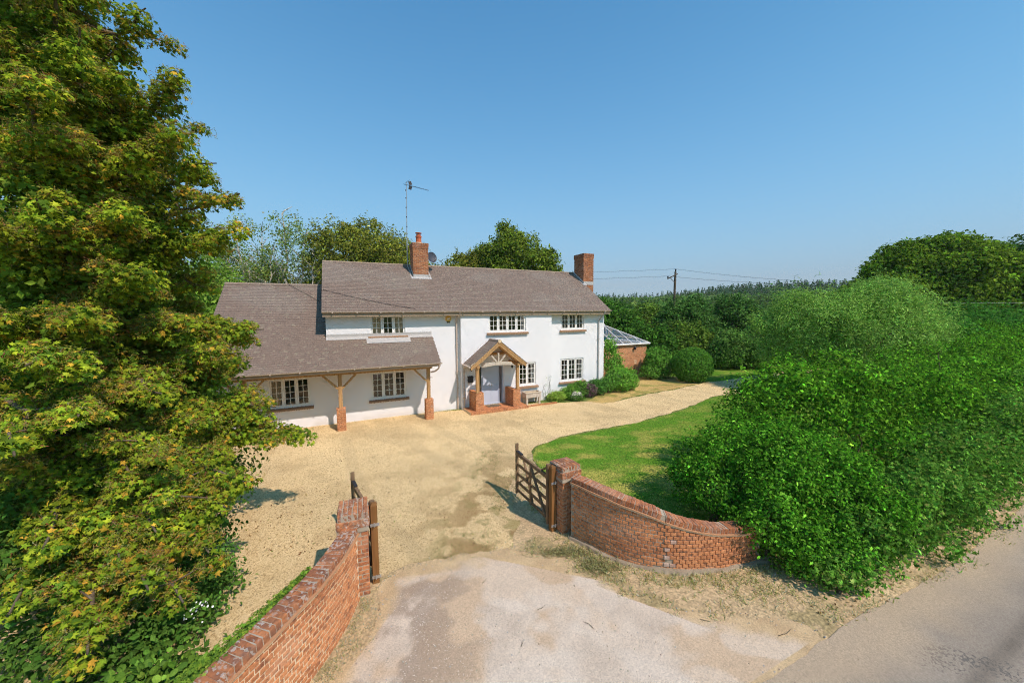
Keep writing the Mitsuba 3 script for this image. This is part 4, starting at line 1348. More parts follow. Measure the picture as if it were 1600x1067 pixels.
def curved_wall(name, label, path, side, top, seed, cam, exposed_top, mortar, damage=None, split=None):
    """side: +1 or -1, which way the road face lies from the path tangent; top(s): height of the brickwork"""
    rng = np.random.default_rng(seed)
    t_ = thing(name, label, 'wall')
    thick = 0.235
    S = np.linspace(0, path.len, 60)
    if split is not None:
        S = np.sort(np.concatenate([S, [split - 0.0045, split + 0.0065]]))
    def ribbon(S, base, up, inset):
        V, F = [], []
        for q_ in S:
            p, t = path.at(q_)
            n = np.array([t[1], -t[0]]) * side        # towards the road
            a, b = base(q_), up(q_)
            for q, z in ((p - n * inset, a), (p - n * inset, b), (p - n * (thick - inset), b), (p - n * (thick - inset), a)):
                V.append([q[0], q[1], z])
        for k in range(len(S) - 1):
            for i in range(3):
                a, b = k * 4 + i, k * 4 + i + 1
                F += [[a, a + 4, b + 4], [a, b + 4, b]]
        e = (len(S) - 1) * 4
        F += [[0, 1, 2], [0, 2, 3], [e, e + 2, e + 1], [e, e + 3, e + 2]]
        return np.array(V), np.array(F)
    e = (len(S) - 1) * 4
    core = MB()
    for part in [S]:
        core.raw(*ribbon(part, lambda q: 0.0, top, 0.006))
    wk = add(t_ + '__mortar', core.shape(mortar))
    pitch, row = 0.113, 0.075
    kit = brick_kit(pitch - 0.011, 0.10, row - 0.011, seed, 0.30, 0.95, 0.05)
    v_, f_ = kit[-1][1][:2]
    kit.append((mikit.ply((v_, f_), 'pale_brick_material', uv=np.zeros((len(v_), 2))), kit[-1][1]))
    cand = []
    nrow = int(top(0) / row) + 1
    for r in range(nrow):
        z = 0.02 + r * row
        s = (r % 2) * pitch / 2 + pitch / 2 + 0.01
        while s < path.len - pitch * 0.4:
            room = top(s) - z
            if room > 0.03:
                hs = min(1.0, (room - 0.004) / row)
                out = 0.002 + rng.normal(0, 0.0022)
                sc, wl = s, 1.0
                if split is not None:
                    c = split + (0.028 if int(z / row) % 3 else -0.030)
                    out += rng.normal(0.003, 0.010) if abs(s - c) < 0.12 else 0.0
                    if abs(s - split) < 0.075:
                        sc = s + (0.007 if s > c else -0.007)
                        wl = 0.94
                    if s > split:
                        out += 0.012
                p, t = path.at(sc)
                n = np.array([t[1], -t[0]]) * side
                o = np.array([p[0] + n[0] * (out - 0.05), p[1] + n[1] * (out - 0.05), z + row * hs / 2])
                a = rng.normal(0, 0.012)
                x = np.array([t[0], t[1], 0])
                y = np.array([n[0], n[1], 0])
                x, y = x * math.cos(a) + y * math.sin(a), y * math.cos(a) - x * math.sin(a)
                M = mat4(o, x * wl, y, np.array([0, 0, hs]))
                patch = meshkit.fbm(np.array([[s * 1.7, z * 3, seed]]), 3, seed)[0]
                k = int(np.clip(len(kit) * (0.5 + (patch - 0.5) * 1.5) + rng.normal(0, 1.9), 0, len(kit) - 1))
                pale = split is not None and 0.0 < s - split < 0.10 + 0.05 * math.sin(z * 14) and z < 0.62 and rng.random() < 0.6
                cand.append((np.linalg.norm(o - cam), len(kit) - 1 if pale else min(k, len(kit) - 2), M))
            s += pitch
    cand.sort(key=lambda c: c[0])
    for d, k, M in cand[:300]:
        add(t_ + '__brick', place(kit, k, M))
    rest = MB()
    for d, k, M in cand[300:]:
        v, f, tone, ex = kit[k][1]
        rest.raw(v @ M[:3, :3].T + M[:3, 3], f, tone, ex)
    if cand[300:]:
        k = add(t_ + '__brickwork', rest.shape('brick_material'))
        labels[k] = {'kind': 'stuff'}
    # two thin courses of creasing tile, then bricks on edge
    for j, (dz, over, mat) in enumerate(((0.0, 0.022, 'mortar_material'), (0.021, 0.034, 'creasing_material'))):
        m = MB()
        V = []
        for s in S:
            p, t = path.at(s)
            n = np.array([t[1], -t[0]]) * side
            h = top(s) + dz
            w = 0.004 * math.sin(s * 9 + j)
            for q, z in ((p + n * over, h + w), (p + n * over, h + 0.0205 + w), (p - n * (thick + over), h + 0.0205 + w), (p - n * (thick + over), h + w)):
                V.append([q[0], q[1], z])
        F2 = []
        for k in range(len(S) - 1):
            if split is not None and S[k] < split < S[k + 1] and j == 1:
                continue
            for i in range(4):
                a, b = k * 4 + i, k * 4 + (i + 1) % 4
                F2 += [[a, a + 4, b + 4], [a, b + 4, b]]
        F2 += [[0, 1, 2], [0, 2, 3], [e, e + 2, e + 1], [e, e + 3, e + 2]]
        m.raw(V, np.array(F2))
        add(t_ + '__tile_course', m.shape(mat))
    ck = brick_kit(0.073, thick + 0.015, 0.105, seed + 1, 0.0, 0.42, exposed_top, c=0.007, jit=0.0018)
    s = 0.05
    fill = MB()
    for part in ([S] if split is None else [S[S < split - 0.004], S[S > split + 0.006]]):
        fill.raw(*ribbon(part, lambda q: top(q) + 0.042, lambda q: top(q) + 0.141, 0.000))
    add(t_ + '__mortar', fill.shape('grey_mortar_material'))
    while s < path.len - 0.04:
        p, t = path.at(s)
        n = np.array([t[1], -t[0]]) * side
        h = top(s) + 0.042 + 0.0525
        slope = (top(s + 0.02) - top(s - 0.02)) / 0.04
        x = np.array([t[0], t[1], slope]); x /= np.linalg.norm(x)
        y = np.array([n[0], n[1], 0.0]) + rng.normal(0, 0.012) * x
        z = np.cross(x, y) * (1 if np.cross(x, y)[2] > 0 else -1)
        o = np.array([p[0] - n[0] * (thick / 2) , p[1] - n[1] * (thick / 2), h + rng.normal(0, 0.003)])
        add(t_ + '__coping_brick', place(ck, int(rng.integers(len(ck))), mat4(o, x, y if True else y, z)))
        s += 0.079
        if split is not None and abs(s - split) < 0.038:
            s = split + 0.046
    return t_


bsdf('creasing_material', (0.43, 0.23, 0.12), 0.9, 0.2)
CAM = np.array([0, 0, CAM_H])
right_path = Path([(1.22, 7.45), (1.60, 7.07), (2.02, 6.74), (2.44, 6.53), (3.12, 6.41), (3.85, 6.47), (4.7, 6.66)])
left_path = Path([(-2.58, 5.80), (-2.555, 5.2), (-2.60, 4.70), (-2.70, 4.25), (-2.83, 3.8), (-2.98, 3.35), (-3.2, 2.8), (-3.5, 2.2)])


def right_top(s):
    return float(np.interp(s, [0, 0.3, 0.8, 1.3, 1.7, 2.2, 2.9, 4.2], [1.20, 1.195, 1.15, 1.08, 0.99, 0.82, 0.66, 0.55]))


def left_top(s):
    return float(np.interp(s, [0, 0.4, 1.0, 1.6, 2.2, 3.0, 4.4], [1.14, 1.13, 1.11, 1.08, 1.03, 0.96, 0.85]))


bsdf('pale_brick_material', lambda p, n, uv: mix(C(0.38, 0.20, 0.13), C(0.54, 0.44, 0.36), fbm(p.x * 14, p.y * 14, p.z * 14, 3)), 0.95, 0.1)
curved_wall('gate_wall', 'curved red brick wall with a sloping brick coping beside the open right gate, cracked halfway', right_path, 1, right_top, 31, CAM, 0.22, 'grey_mortar_material', None, 1.90)
curved_wall('gate_wall', 'curved red brick wall with pale mortar and lichen spotted coping, ivy along its top', left_path, -1, left_top, 47, CAM, 0.95, 'mortar_material')
# stone footing along the right wall
bsdf('footing_material', lambda p, n, uv: mix(C(0.20, 0.15, 0.10), C(0.42, 0.35, 0.25), fbm(p.x * 5, p.y * 5, p.z * 9, 4)), 0.95, 0.1)
m = MB()
rng = np.random.default_rng(77)
labels_key = thing('wall_footing', 'rough pale mortar footing along the base of the cracked wall', 'footing')
S = np.linspace(0.0, 4.1, 70)
V = []
for s in S:
    p, t = right_path.at(s)
    n = np.array([t[1], -t[0]])
    w = 0.025 + 0.05 * meshkit.noise(np.array([[s * 5, 0, 0]]), 3)[0] + 0.02 * rng.random()
    h = 0.035 + 0.04 * meshkit.noise(np.array([[s * 4, 2, 0]]), 4)[0]
    for q, z in ((p + n * (w + 0.03), 0.0), (p + n * w, h), (p - n * 0.02, h + 0.012)):
        V.append([q[0], q[1], z])
F = []
for k in range(len(S) - 1):
    for i in range(2):
        a, b = k * 3 + i, k * 3 + i + 1
        F += [[a, a + 3, b + 3], [a, b + 3, b]]
m.raw(V, F)
scene[labels_key] = m.shape('footing_material')


def gate_pier(label, fl, ang, w, d, zt, seed, exposed):
    """fl: front left corner; runs w along ang, d back"""
    rng = np.random.default_rng(seed)
    t = thing('gate_pier', label, 'pillar')
    fr = frame((fl[0], fl[1], 0), ang)
    core = MB(fr)
    core.box(0.005, w - 0.005, 0.005, d - 0.005, 0, zt - 0.33)
    core.box(-0.02, w + 0.02, -0.02, d + 0.02, zt - 0.325, zt - 0.115)
    core.box(-0.005, w + 0.005, -0.005, d + 0.005, zt - 0.114, zt - 0.012)
    add(t + '__mortar', core.shape('grey_mortar_material'))
    c, s = math.cos(ang), math.sin(ang)
    X, Y, Z = np.array([c, s, 0]), np.array([-s, c, 0]), np.array([0, 0, 1.0])
    O = np.array([fl[0], fl[1], 0])
    row = 0.0752
    kits = {}

    def kit(length, ex):
        q = (round(length, 3), ex)
        if q not in kits:
            kits[q] = brick_kit(length, 0.1025, row - 0.010, seed + len(kits), 0.15, 0.80, ex, n=5)
        return kits[q]

    def ring(z, x0, x1, y0, y1, flip, ex):
        sides = [((x0, y0), (1, 0), x1 - x0), ((x1, y0), (0, 1), y1 - y0), ((x1, y1), (-1, 0), x1 - x0), ((x0, y1), (0, -1), y1 - y0)]
        for (o, dr_, ln) in sides:
            span = ln - 0.1025 - 0.010           # pinwheel: each side leaves the next corner free
            start = 0.0 if not flip else 0.1125
            n = max(1, int(round((span + 0.01) / 0.19)))
            bl = (span + 0.010) / n - 0.010
            for k in range(n):
                a = start + k * (bl + 0.010) + bl / 2
                nin = np.array([-dr_[1], dr_[0]])
                p = np.array(o) + np.array(dr_) * a + nin * 0.05125
                j = rng.normal(0, 0.002, 2)
                x = X * dr_[0] + Y * dr_[1]
                y = X * nin[0] + Y * nin[1]
                w_ = O + X * (p[0] + j[0]) + Y * (p[1] + j[1]) + Z * z
                K = kit(bl, ex)
                add(t + '__brick', place(K, int(rng.integers(5)), mat4(w_, x, y, Z)))

    z = 0.03
    r = 0
    while z + row < zt - 0.325:
        ring(z + row / 2, 0, w, 0, d, r % 2, 0.06)
        z += row
        r += 1
    z = zt - 0.325
    for k, over in enumerate((0.015, 0.03, 0.03)):
        ring(z + 0.0355, -over, w + over, -over, d + over, k % 2, exposed)
        z += 0.071
    # bricks on edge across the top
    n = int(round((w + 0.02) / 0.079))
    p = (w + 0.02) / n
    ck = brick_kit(p - 0.009, (d + 0.02) / 2 - 0.008, 0.108, seed + 90, 0.1, 0.6, exposed, n=6, c=0.010, jit=0.003)
    for i in range(n):
        for j in range(2):
            o = O + X * (-0.01 + p * (i + 0.5)) + Y * (-0.01 + (d + 0.02) * (0.25 + 0.5 * j)) + Z * (zt - 0.056 + rng.normal(0, 0.003))
            add(t + '__coping_brick', place(ck, int(rng.integers(6)), mat4(o, X, Y, Z)))
    return t


LA, RA = math.radians(21.5), math.radians(29)
gate_pier('square brick gate pillar with lichen spotted cap beside the left gate', (-2.87, 5.74), LA, 0.45, 0.55, 1.50, 61, 0.95)
gate_pier('square brick gate pillar at the head of the cracked wall beside the right gate', (1.06, 7.55), RA, 0.46, 0.47, 1.50, 71, 0.85)


def post_and_gate(post, pang, hinge, free, glen, mirror, plabel, glabel):
    t = thing('gate_post', plabel, 'post')
    fr = frame((post[0], post[1], 0), pang)
    m = MB(fr)
    a = 0.055
    ring = [(-a, -a), (a, -a), (a, a), (-a, a)]
    m.box(-a, a, -a, a, 0, 1.44)
    m.raw([[-a, -a, 1.4405], [a, -a, 1.4405], [a, a, 1.4405], [-a, a, 1.4405], [-a * 0.6, -a * 0.6, 1.475], [a * 0.6, -a * 0.6, 1.475], [a * 0.6, a * 0.6, 1.475], [-a * 0.6, a * 0.6, 1.475]],
          [[0, 1, 5], [0, 5, 4], [1, 2, 6], [1, 6, 5], [2, 3, 7], [2, 7, 6], [3, 0, 4], [3, 4, 7], [4, 5, 6], [4, 6, 7]])
    add(t + '__timber', m.shape('gate_post_material'))
    for z in (0.12, 1.08):
        h = MB(fr)
        h.box(-a - 0.012, a + 0.03, -a - 0.014, -a - 0.004, z, z + 0.05)
        h.tube([(0.0, -a - 0.014, z + 0.025), (0.0, -a - 0.06, z + 0.025), (0.0, -a - 0.06, z + 0.09)], 0.012, 6)
        add(t + '__hinge_pin', h.shape('steel_material', 30))
    g = thing('field_gate', glabel, 'gate')
    d = np.array(free) - np.array(hinge)
    ang = math.atan2(d[1], d[0])
    fr = frame((hinge[0], hinge[1], 0.09), ang)
    Lg = glen
    def piece(name, p, q, w, h, up=(0, 0, 1)):
        m = MB(fr)
        m.bar(p, q, w, h, up)
        add(g + '__' + name, m.shape('gatewood_material'))
    piece('hanging_stile', (0.04, 0, 0.0), (0.04, 0, 1.36), 0.07, 0.09, (0, 1, 0))
    piece('free_stile', (Lg - 0.03, 0, 0.0), (Lg - 0.03, 0, 1.32), 0.06, 0.075, (0, 1, 0))
    piece('top_rail', (0.076, 0, 1.06), (Lg - 0.06, 0, 1.06), 0.062, 0.095)
    for z in (0.10, 0.31, 0.53, 0.78):
        piece('rail', (0.076, 0, z), (Lg - 0.06, 0, z), 0.026, 0.075)
    piece('brace', (0.05, -0.042, 1.31), (Lg - 0.05, -0.030, 0.27), 0.026, 0.085, (0, 1, 0))
    piece('brace', (0.08, 0.029, 0.12), (Lg * 0.50, 0.034, 1.05), 0.026, 0.065, (0, 1, 0))
    piece('brace', (Lg * 0.50, -0.029, 0.10), (Lg * 0.80, -0.034, 1.05), 0.026, 0.055, (0, 1, 0))
    piece('upright', (Lg * 0.50, 0.030, 0.06), (Lg * 0.50, 0.030, 1.05), 0.07, 0.024, (0, 1, 0))
    m = MB(fr)
    m.bar((Lg - 0.32, 0.0, 1.125), (Lg - 0.02, 0.0, 1.14), 0.07, 0.03)
    add(g + '__latch', m.shape('black_material'))
    for z in (0.12, 1.06):
        m = MB(fr)
        m.bar((-0.05, -0.036, z), (0.42, -0.036, z), 0.012, 0.05)
        add(g + '__hinge_strap', m.shape('steel_material'))
    return g


bsdf('gate_post_material', lambda p, n, uv: f_oak(p, n, uv) * C(0.50, 0.40, 0.31), 0.8, 0.2)
post_and_gate((-2.46, 6.22), LA, (-2.52, 6.32), (-3.44, 7.62), 1.62, False,
              'brown square timber gate post against the left brick pillar', 'brown timber five bar gate swung open behind the left pillar')
post_and_gate((0.86, 7.74), RA, (0.80, 7.85), (0.11, 9.28), 1.62, True,
              'brown square timber gate post against the right brick pillar', 'brown timber five bar gate with diagonal braces standing open beside the lawn')

# ------------------------------------------------------------------ poles and wires
def poles():
    t = thing('telegraph_pole', 'dark timber pole with crossarm and insulators rising above the trees left of the willow', 'telegraph pole')
    b = np.array([20.2, 46.0, 0])
    m = MB()
    b = b - [0, 0, 0.45]
    m.tube([b + [0, 0, 0.4], b + [0.05, 0, 6], b + [0.12, 0, 10.15]], [0.19, 0.155, 0.12], 10)
    add(t + '__shaft', m.shape('pole_material', 40))
    a = MB()
    a.bar(b + [-0.9, -0.12, 9.25], b + [0.35, -0.12, 9.85], 0.10, 0.12)
    a.bar(b + [-0.55, -0.12, 9.35], b + [0.05, -0.12, 8.75], 0.06, 0.06)
    add(t + '__crossarm', a.shape('pole_material'))
    tops = []
    for p in (b + [-0.85, -0.12, 9.28], b + [0.12, -0.05, 10.15]):
        i = MB()
        i.tube([p, p + [0, 0, 0.12], p + [0, 0, 0.2], p + [0, 0, 0.32]], [0.05, 0.09, 0.11, 0.05], 8)
        add(t + '__insulator', i.shape('black_material', 40))
        tops.append(p + [0, 0, 0.3])
    s = MB()
    s.tube([b + [0.1, -0.1, 7.0], b + [0.75, -0.1, 7.05], b + [0.78, -0.1, 7.5]], 0.03, 6)
    add(t + '__bracket', s.shape('pole_material', 40))
    t2 = thing('telegraph_pole', 'dark timber pole standing in the willow with a wire to the big tree', 'telegraph pole')
    c = np.array([37.2, 36.0, 0])
    m = MB()
    m.tube([c, c + [0, 0, 7.4]], [0.2, 0.15], 10)
    add(t2 + '__shaft', m.shape('pole_material', 40))
    i = MB()
    i.bar(c + [-0.5, 0, 7.1], c + [0.5, 0, 7.1], 0.09, 0.09)
    add(t2 + '__crossarm', i.shape('pole_material'))

    def wire(p, q, sag, mat, r, label):
        k = thing('overhead_wire', label, 'wire')
        s = np.linspace(0, 1, 24)[:, None]
        pts = np.asarray(p) * (1 - s) + np.asarray(q) * s
        pts[:, 2] -= (4 * sag * s * (1 - s))[:, 0]
        m = MB()
        m.tube(pts, r, 5, False)
        scene[k] = m.shape(mat, True)
    wire(tops[0], (-24.0, 48.0, 9.6), 0.5, 'wire_material', 0.014, 'lower thin dark wire running left from the telegraph pole to behind the chimney')
    wire(tops[1], (-23.0, 48.6, 10.5), 0.5, 'wire_material', 0.014, 'upper thin dark wire running left from the telegraph pole to behind the chimney')
    wire(tops[0], c + [-0.45, 0, 7.2], 0.35, 'wire_material', 0.014, 'lower thin dark wire falling right from the telegraph pole towards the willow')
    wire(tops[1], c + [0.45, 0, 7.2], 0.35, 'wire_material', 0.014, 'upper thin dark wire falling right from the telegraph pole towards the willow')
    wire(c + [0, 0, 5.55], (62.0, 30.0, 5.6), 0.25, 'pale_wire_material', 0.016, 'pale wire crossing in front of the big dark tree')
    # service cable lying down the roofs
    k = thing('roof_cable', 'thin black cable running down across the tiles from the wing ridge to the eaves', 'cable')
    st = (WZ - 2.62) / (3.5 - VV)
    wz = lambda u, v: (u, v, 2.62 + st * (v - VV) + 0.06)
    P = [(-1.74, 3.5, WZ + 0.10), wz(-1.2, 3.05), wz(-0.7, 2.62), wz(-0.25, 2.2)]
    Q = [(u, v, EAVE + PITCHT * (v + 0.45) + 0.05) for u, v in ((-0.06, 0.92), (0.68, 0.62), (1.32, 0.37), (2.63, -0.08), (3.71, -0.36))]
    P.append((-0.14, 1.4, Q[0][2] + 0.10))
    m = H()
    m.tube(P + Q, 0.009, 5)
    scene[k] = m.shape('wire_material', True)


poles()

# ------------------------------------------------------------------ foliage
def leaf_template(kind):
    if kind == 'oval':
        v = [[0, -0.5, 0], [0.30, 0.02, 0.07], [0, 0.55, -0.08], [-0.30, 0.02, 0.07]]
        f = [[0, 1, 2], [0, 2, 3]]
    elif kind == 'lance':
        v = [[0, -0.5, 0], [0.12, 0.0, 0.03], [0, 0.6, -0.10], [-0.12, 0.0, 0.03]]
        f = [[0, 1, 2], [0, 2, 3]]
    elif kind == 'round':
        a = np.arange(7) * 2 * math.pi / 7
        v = [[0, 0, 0.05]] + [[0.45 * math.cos(x), 0.48 * math.sin(x), -0.04] for x in a]
        f = [[0, 1 + i, 1 + (i + 1) % 7] for i in range(7)]
    elif kind == 'maple':
        tips = [(-24, 0.66), (33, 0.92), (90, 1.0), (147, 0.92), (204, 0.66)]
        val = [(4, 0.40), (62, 0.44), (118, 0.44), (176, 0.40)]
        o = [(-90, 0.30)]
        for i, t in enumerate(tips):
            o.append(t)
            if i < 4:
                o.append(val[i])
        v = [[0, 0, 0.04]] + [[0.55 * r * math.cos(math.radians(d)), 0.55 * r * math.sin(math.radians(d)), -0.16 * r * r] for d, r in o]
        n = len(o)
        f = [[0, 1 + i, 1 + (i + 1) % n] for i in range(n)]
    elif kind == 'spray':       # three small leaves on a twig end, for shrubs and far crowns
        v, f = [], []
        for k, (a, sx) in enumerate(((0, 0.0), (0.9, 0.22), (-0.9, -0.22))):
            c, s = math.cos(a), math.sin(a)
            for x, y, z in ((0, -0.34, 0), (0.21, 0.02, 0.05), (0, 0.40, -0.07), (-0.21, 0.02, 0.05)):
                v.append([c * x + s * (y + 0.22) + sx * 0.2, -s * x + c * (y + 0.22) - 0.2, z - 0.03 * k])
            f += [[4 * k, 4 * k + 1, 4 * k + 2], [4 * k, 4 * k + 2, 4 * k + 3]]
    elif kind == 'key':         # a winged seed pair
        v = [[0, 0, 0], [0.16, 0.30, 0.0], [0.10, 0.62, -0.05], [-0.06, 0.30, 0.02], [-0.10, -0.30, 0.0], [-0.05, -0.62, -0.05], [0.08, -0.30, 0.02]]
        f = [[0, 1, 2], [0, 2, 3], [0, 4, 5], [0, 5, 6]]
    elif kind == 'blade':
        v = [[-0.06, 0, 0], [0.06, 0, 0], [0.0, 0.55, 0.16], [0.0, 1.0, 0.0]]
        f = [[0, 1, 2], [0, 2, 3]]
    return np.array(v, float), np.array(f)


def unit(a):
    return a / (np.linalg.norm(a, axis=-1, keepdims=True) + 1e-12)


def leaves(P, N, size, kind, col, rng, tilt=0.5):
    """one leaf at each point, its face turned towards N give or take"""
    V, F = leaf_template(kind)
    n = unit(N + rng.normal(0, tilt, N.shape))
    t = unit(np.cross(n, rng.normal(0, 1, N.shape)))
    b = np.cross(n, t)
    sz = np.broadcast_to(size, (len(P),)) * rng.uniform(0.7, 1.25, len(P))
    X = P[:, None] + sz[:, None, None] * (V[None, :, :1] * t[:, None] + V[None, :, 1:2] * b[:, None] + V[None, :, 2:] * n[:, None])
    f = (F[None] + (np.arange(len(P)) * len(V))[:, None, None]).reshape(-1, 3)
    return X.reshape(-1, 3), f, np.repeat(col, len(V), 0)


def join(parts):
    n, v, f, c = 0, [], [], []
    for a, b, d in parts:
        v.append(a); f.append(b + n); c.append(d); n += len(a)
    return np.vstack(v), np.vstack(f), np.vstack(c)


LEAF_GAIN = 2.35


def tint(n, palette, rng, spread=0.16):
    """leaf colours: a mix drawn from the palette"""
    pal = np.array([p[:3] for p in palette], float)
    w = np.array([p[3] for p in palette], float)
    i = rng.choice(len(pal), n, p=w / w.sum())
    c = pal[i] * np.exp(rng.normal(0, spread, (n, 1))) * np.exp(rng.normal(0, 0.06, (n, 3)))
    return np.clip(c * LEAF_GAIN, 0.002, 0.85)


def crown_points(lobes, n, rng, shell=0.45, rough=0.35, freq=2.2, low=-0.6, seed=0):
    """points through the outer volume of a union of ellipsoids: (centre xyz, radii xyz)"""
    C_ = np.array([l[0] for l in lobes], float)
    R_ = np.array([l[1] for l in lobes], float)
    area = (R_[:, 0] * R_[:, 1] + R_[:, 0] * R_[:, 2] + R_[:, 1] * R_[:, 2])
    P, N = [], []
    got = 0
    while got < n:
        k = rng.choice(len(lobes), n * 2, p=area / area.sum())
        d = unit(rng.normal(0, 1, (n * 2, 3)))
        d = d[d[:, 2] > low]
        k = k[:len(d)]
        r = 1 - shell * rng.random(len(d)) ** 1.6
        bump = meshkit.fbm(d * freq + C_[k] * 3.1, 3, seed) - 0.5
        r = r * (1 + rough * 2 * bump)
        p = C_[k] + d * R_[k] * r[:, None]
        keep = np.ones(len(d), bool)
        for j in range(len(lobes)):
            q = np.linalg.norm((p - C_[j]) / R_[j], axis=1)
            keep &= (q > 0.55) | (k == j)
        keep &= p[:, 2] > 0.03
        P.append(p[keep]); N.append(unit(d / R_[k])[keep])
        got += keep.sum()
    return np.vstack(P)[:n], np.vstack(N)[:n]


def clumpy(lobes, k, seed, rel=0.42, low=-0.35):
    """adds k smaller lobes half buried in the surface of each lobe"""
    rng = np.random.default_rng(seed + 77)
    out = list(lobes)
    for c, r in lobes:
        n = 0
        while n < k:
            d = unit(rng.normal(0, 1, 3))
            if d[2] < low:
                continue
            q = rel * rng.uniform(0.65, 1.25)
            out.append((tuple(np.asarray(c) + d * np.asarray(r) * rng.uniform(0.72, 0.92)), tuple(np.full(3, q * np.mean(r)) * [1, 1, 0.8])))
            n += 1
    return out


def crown_mesh(lobes, clusters, per, size, kind, palette, seed, sigma=None, shell=0.45, rough=0.35, freq=2.2, low=-0.6, up=0.35, tilt=0.55, tone=0.22, flat=0.6, bumps=6, gap=0.0, gapf=1.0, shoots=0, reach=0.5):
    lobes = clumpy(lobes, bumps, seed) if bumps else lobes
    rng = np.random.default_rng(seed)
    P, N = crown_points(lobes, clusters, rng, shell, rough, freq, low, seed)
    if gap:                     # hollows that let the shade in
        P = P - N * (np.clip((gap - meshkit.fbm(P * gapf, 3, seed + 3)) * 5, 0, 1) * 0.55 * np.mean([l[1] for l in lobes]) * 0.6)[:, None]
    sigma = size * 1.5 if sigma is None else sigma
    cl = np.exp(rng.normal(0, tone, (clusters, 1)))
    off = rng.normal(0, 1, (clusters, per, 3)) * sigma
    off -= (off * N[:, None]).sum(-1, keepdims=True) * N[:, None] * (1 - flat)
    Q = (P[:, None] + off).reshape(-1, 3)
    NN = unit(np.repeat(N, per, 0) + np.array([0, 0, up]))
    NN = unit(NN + 0.5 * unit(off.reshape(-1, 3)))
    col = tint(len(Q), palette, rng) * np.repeat(cl, per, 0)
    if shoots:                  # ragged shoots standing out of the outline
        k = rng.choice(len(P), shoots)
        d = unit(N[k] * 0.6 + np.array([0, 0, 0.9]) + rng.normal(0, 0.35, (shoots, 3)))
        ln = reach * rng.uniform(0.4, 1.2, shoots)
        s_ = rng.random((shoots, 12))
        Q2 = (P[k][:, None] + d[:, None] * (s_ * ln[:, None])[..., None] + rng.normal(0, size * 0.5, (shoots, 12, 3))).reshape(-1, 3)
        Q = np.vstack([Q, Q2])
        NN = np.vstack([NN, unit(np.repeat(d, 12, 0) * 0.4 + rng.normal(0, 0.6, Q2.shape) + [0, 0, 0.4])])
        col = np.vstack([col, tint(len(Q2), palette, rng) * np.repeat(np.exp(rng.normal(-0.12, tone * 0.6, (shoots, 1))), 12, 0)])
    ok = Q[:, 2] > 0.02
    return leaves(Q[ok], NN[ok], size, kind, col[ok], rng, tilt)


def foliage(key, mesh, mat='leaf_material'):
    v, f, c = mesh
    return add(key, mikit.ply((v, f), mat, color=c))


def limb(m, p, q, r0, r1, rng, bend=0.12, n=7, seg=7):
    p, q = np.asarray(p, float), np.asarray(q, float)
    s = np.linspace(0, 1, n)[:, None]
    ln = np.linalg.norm(q - p)
    w = rng.normal(0, abs(bend) * ln * 0.35, (n, 3)) * np.sin(s * math.pi)
    pts = p * (1 - s) + q * s + w
    pts[:, 2] += (bend * ln * np.sin(s * math.pi))[:, 0] * 0.5
    m.tube(pts, np.linspace(r0, r1, n), seg)
    return pts


GREEN = [(0.050, 0.115, 0.018, 5), (0.075, 0.145, 0.022, 3), (0.035, 0.085, 0.016, 3)]


def tree(label, base, height, lobes, clusters, per, size, palette, seed, cat='tree', kind='spray', group=None, bark='bark_material', trunk_r=0.25, name='tree', mat='matt_leaf_material', **kw):
    t = thing(name, label, cat, group)
    rng = np.random.default_rng(seed + 500)
    m = MB()
    b = np.asarray(base, float)
    top = np.mean([l[0] for l in lobes], 0) + [0, 0, np.max([l[1][2] for l in lobes]) * 0.4]
    spine = limb(m, b, top, trunk_r, trunk_r * 0.3, rng, 0.04, 9, 9)
    for c, r in lobes:
        k = min(len(spine) - 2, 2 + int(rng.integers(4)))
        limb(m, spine[k], np.asarray(c) + rng.normal(0, 0.2, 3) * r, trunk_r * 0.45, trunk_r * 0.12, rng, 0.1, 6, 6)
    add(t + '__trunk', m.shape(bark, True))
    foliage(t + '__crown', crown_mesh(lobes, clusters, per, size, kind, palette, seed, **kw), mat)
    return t


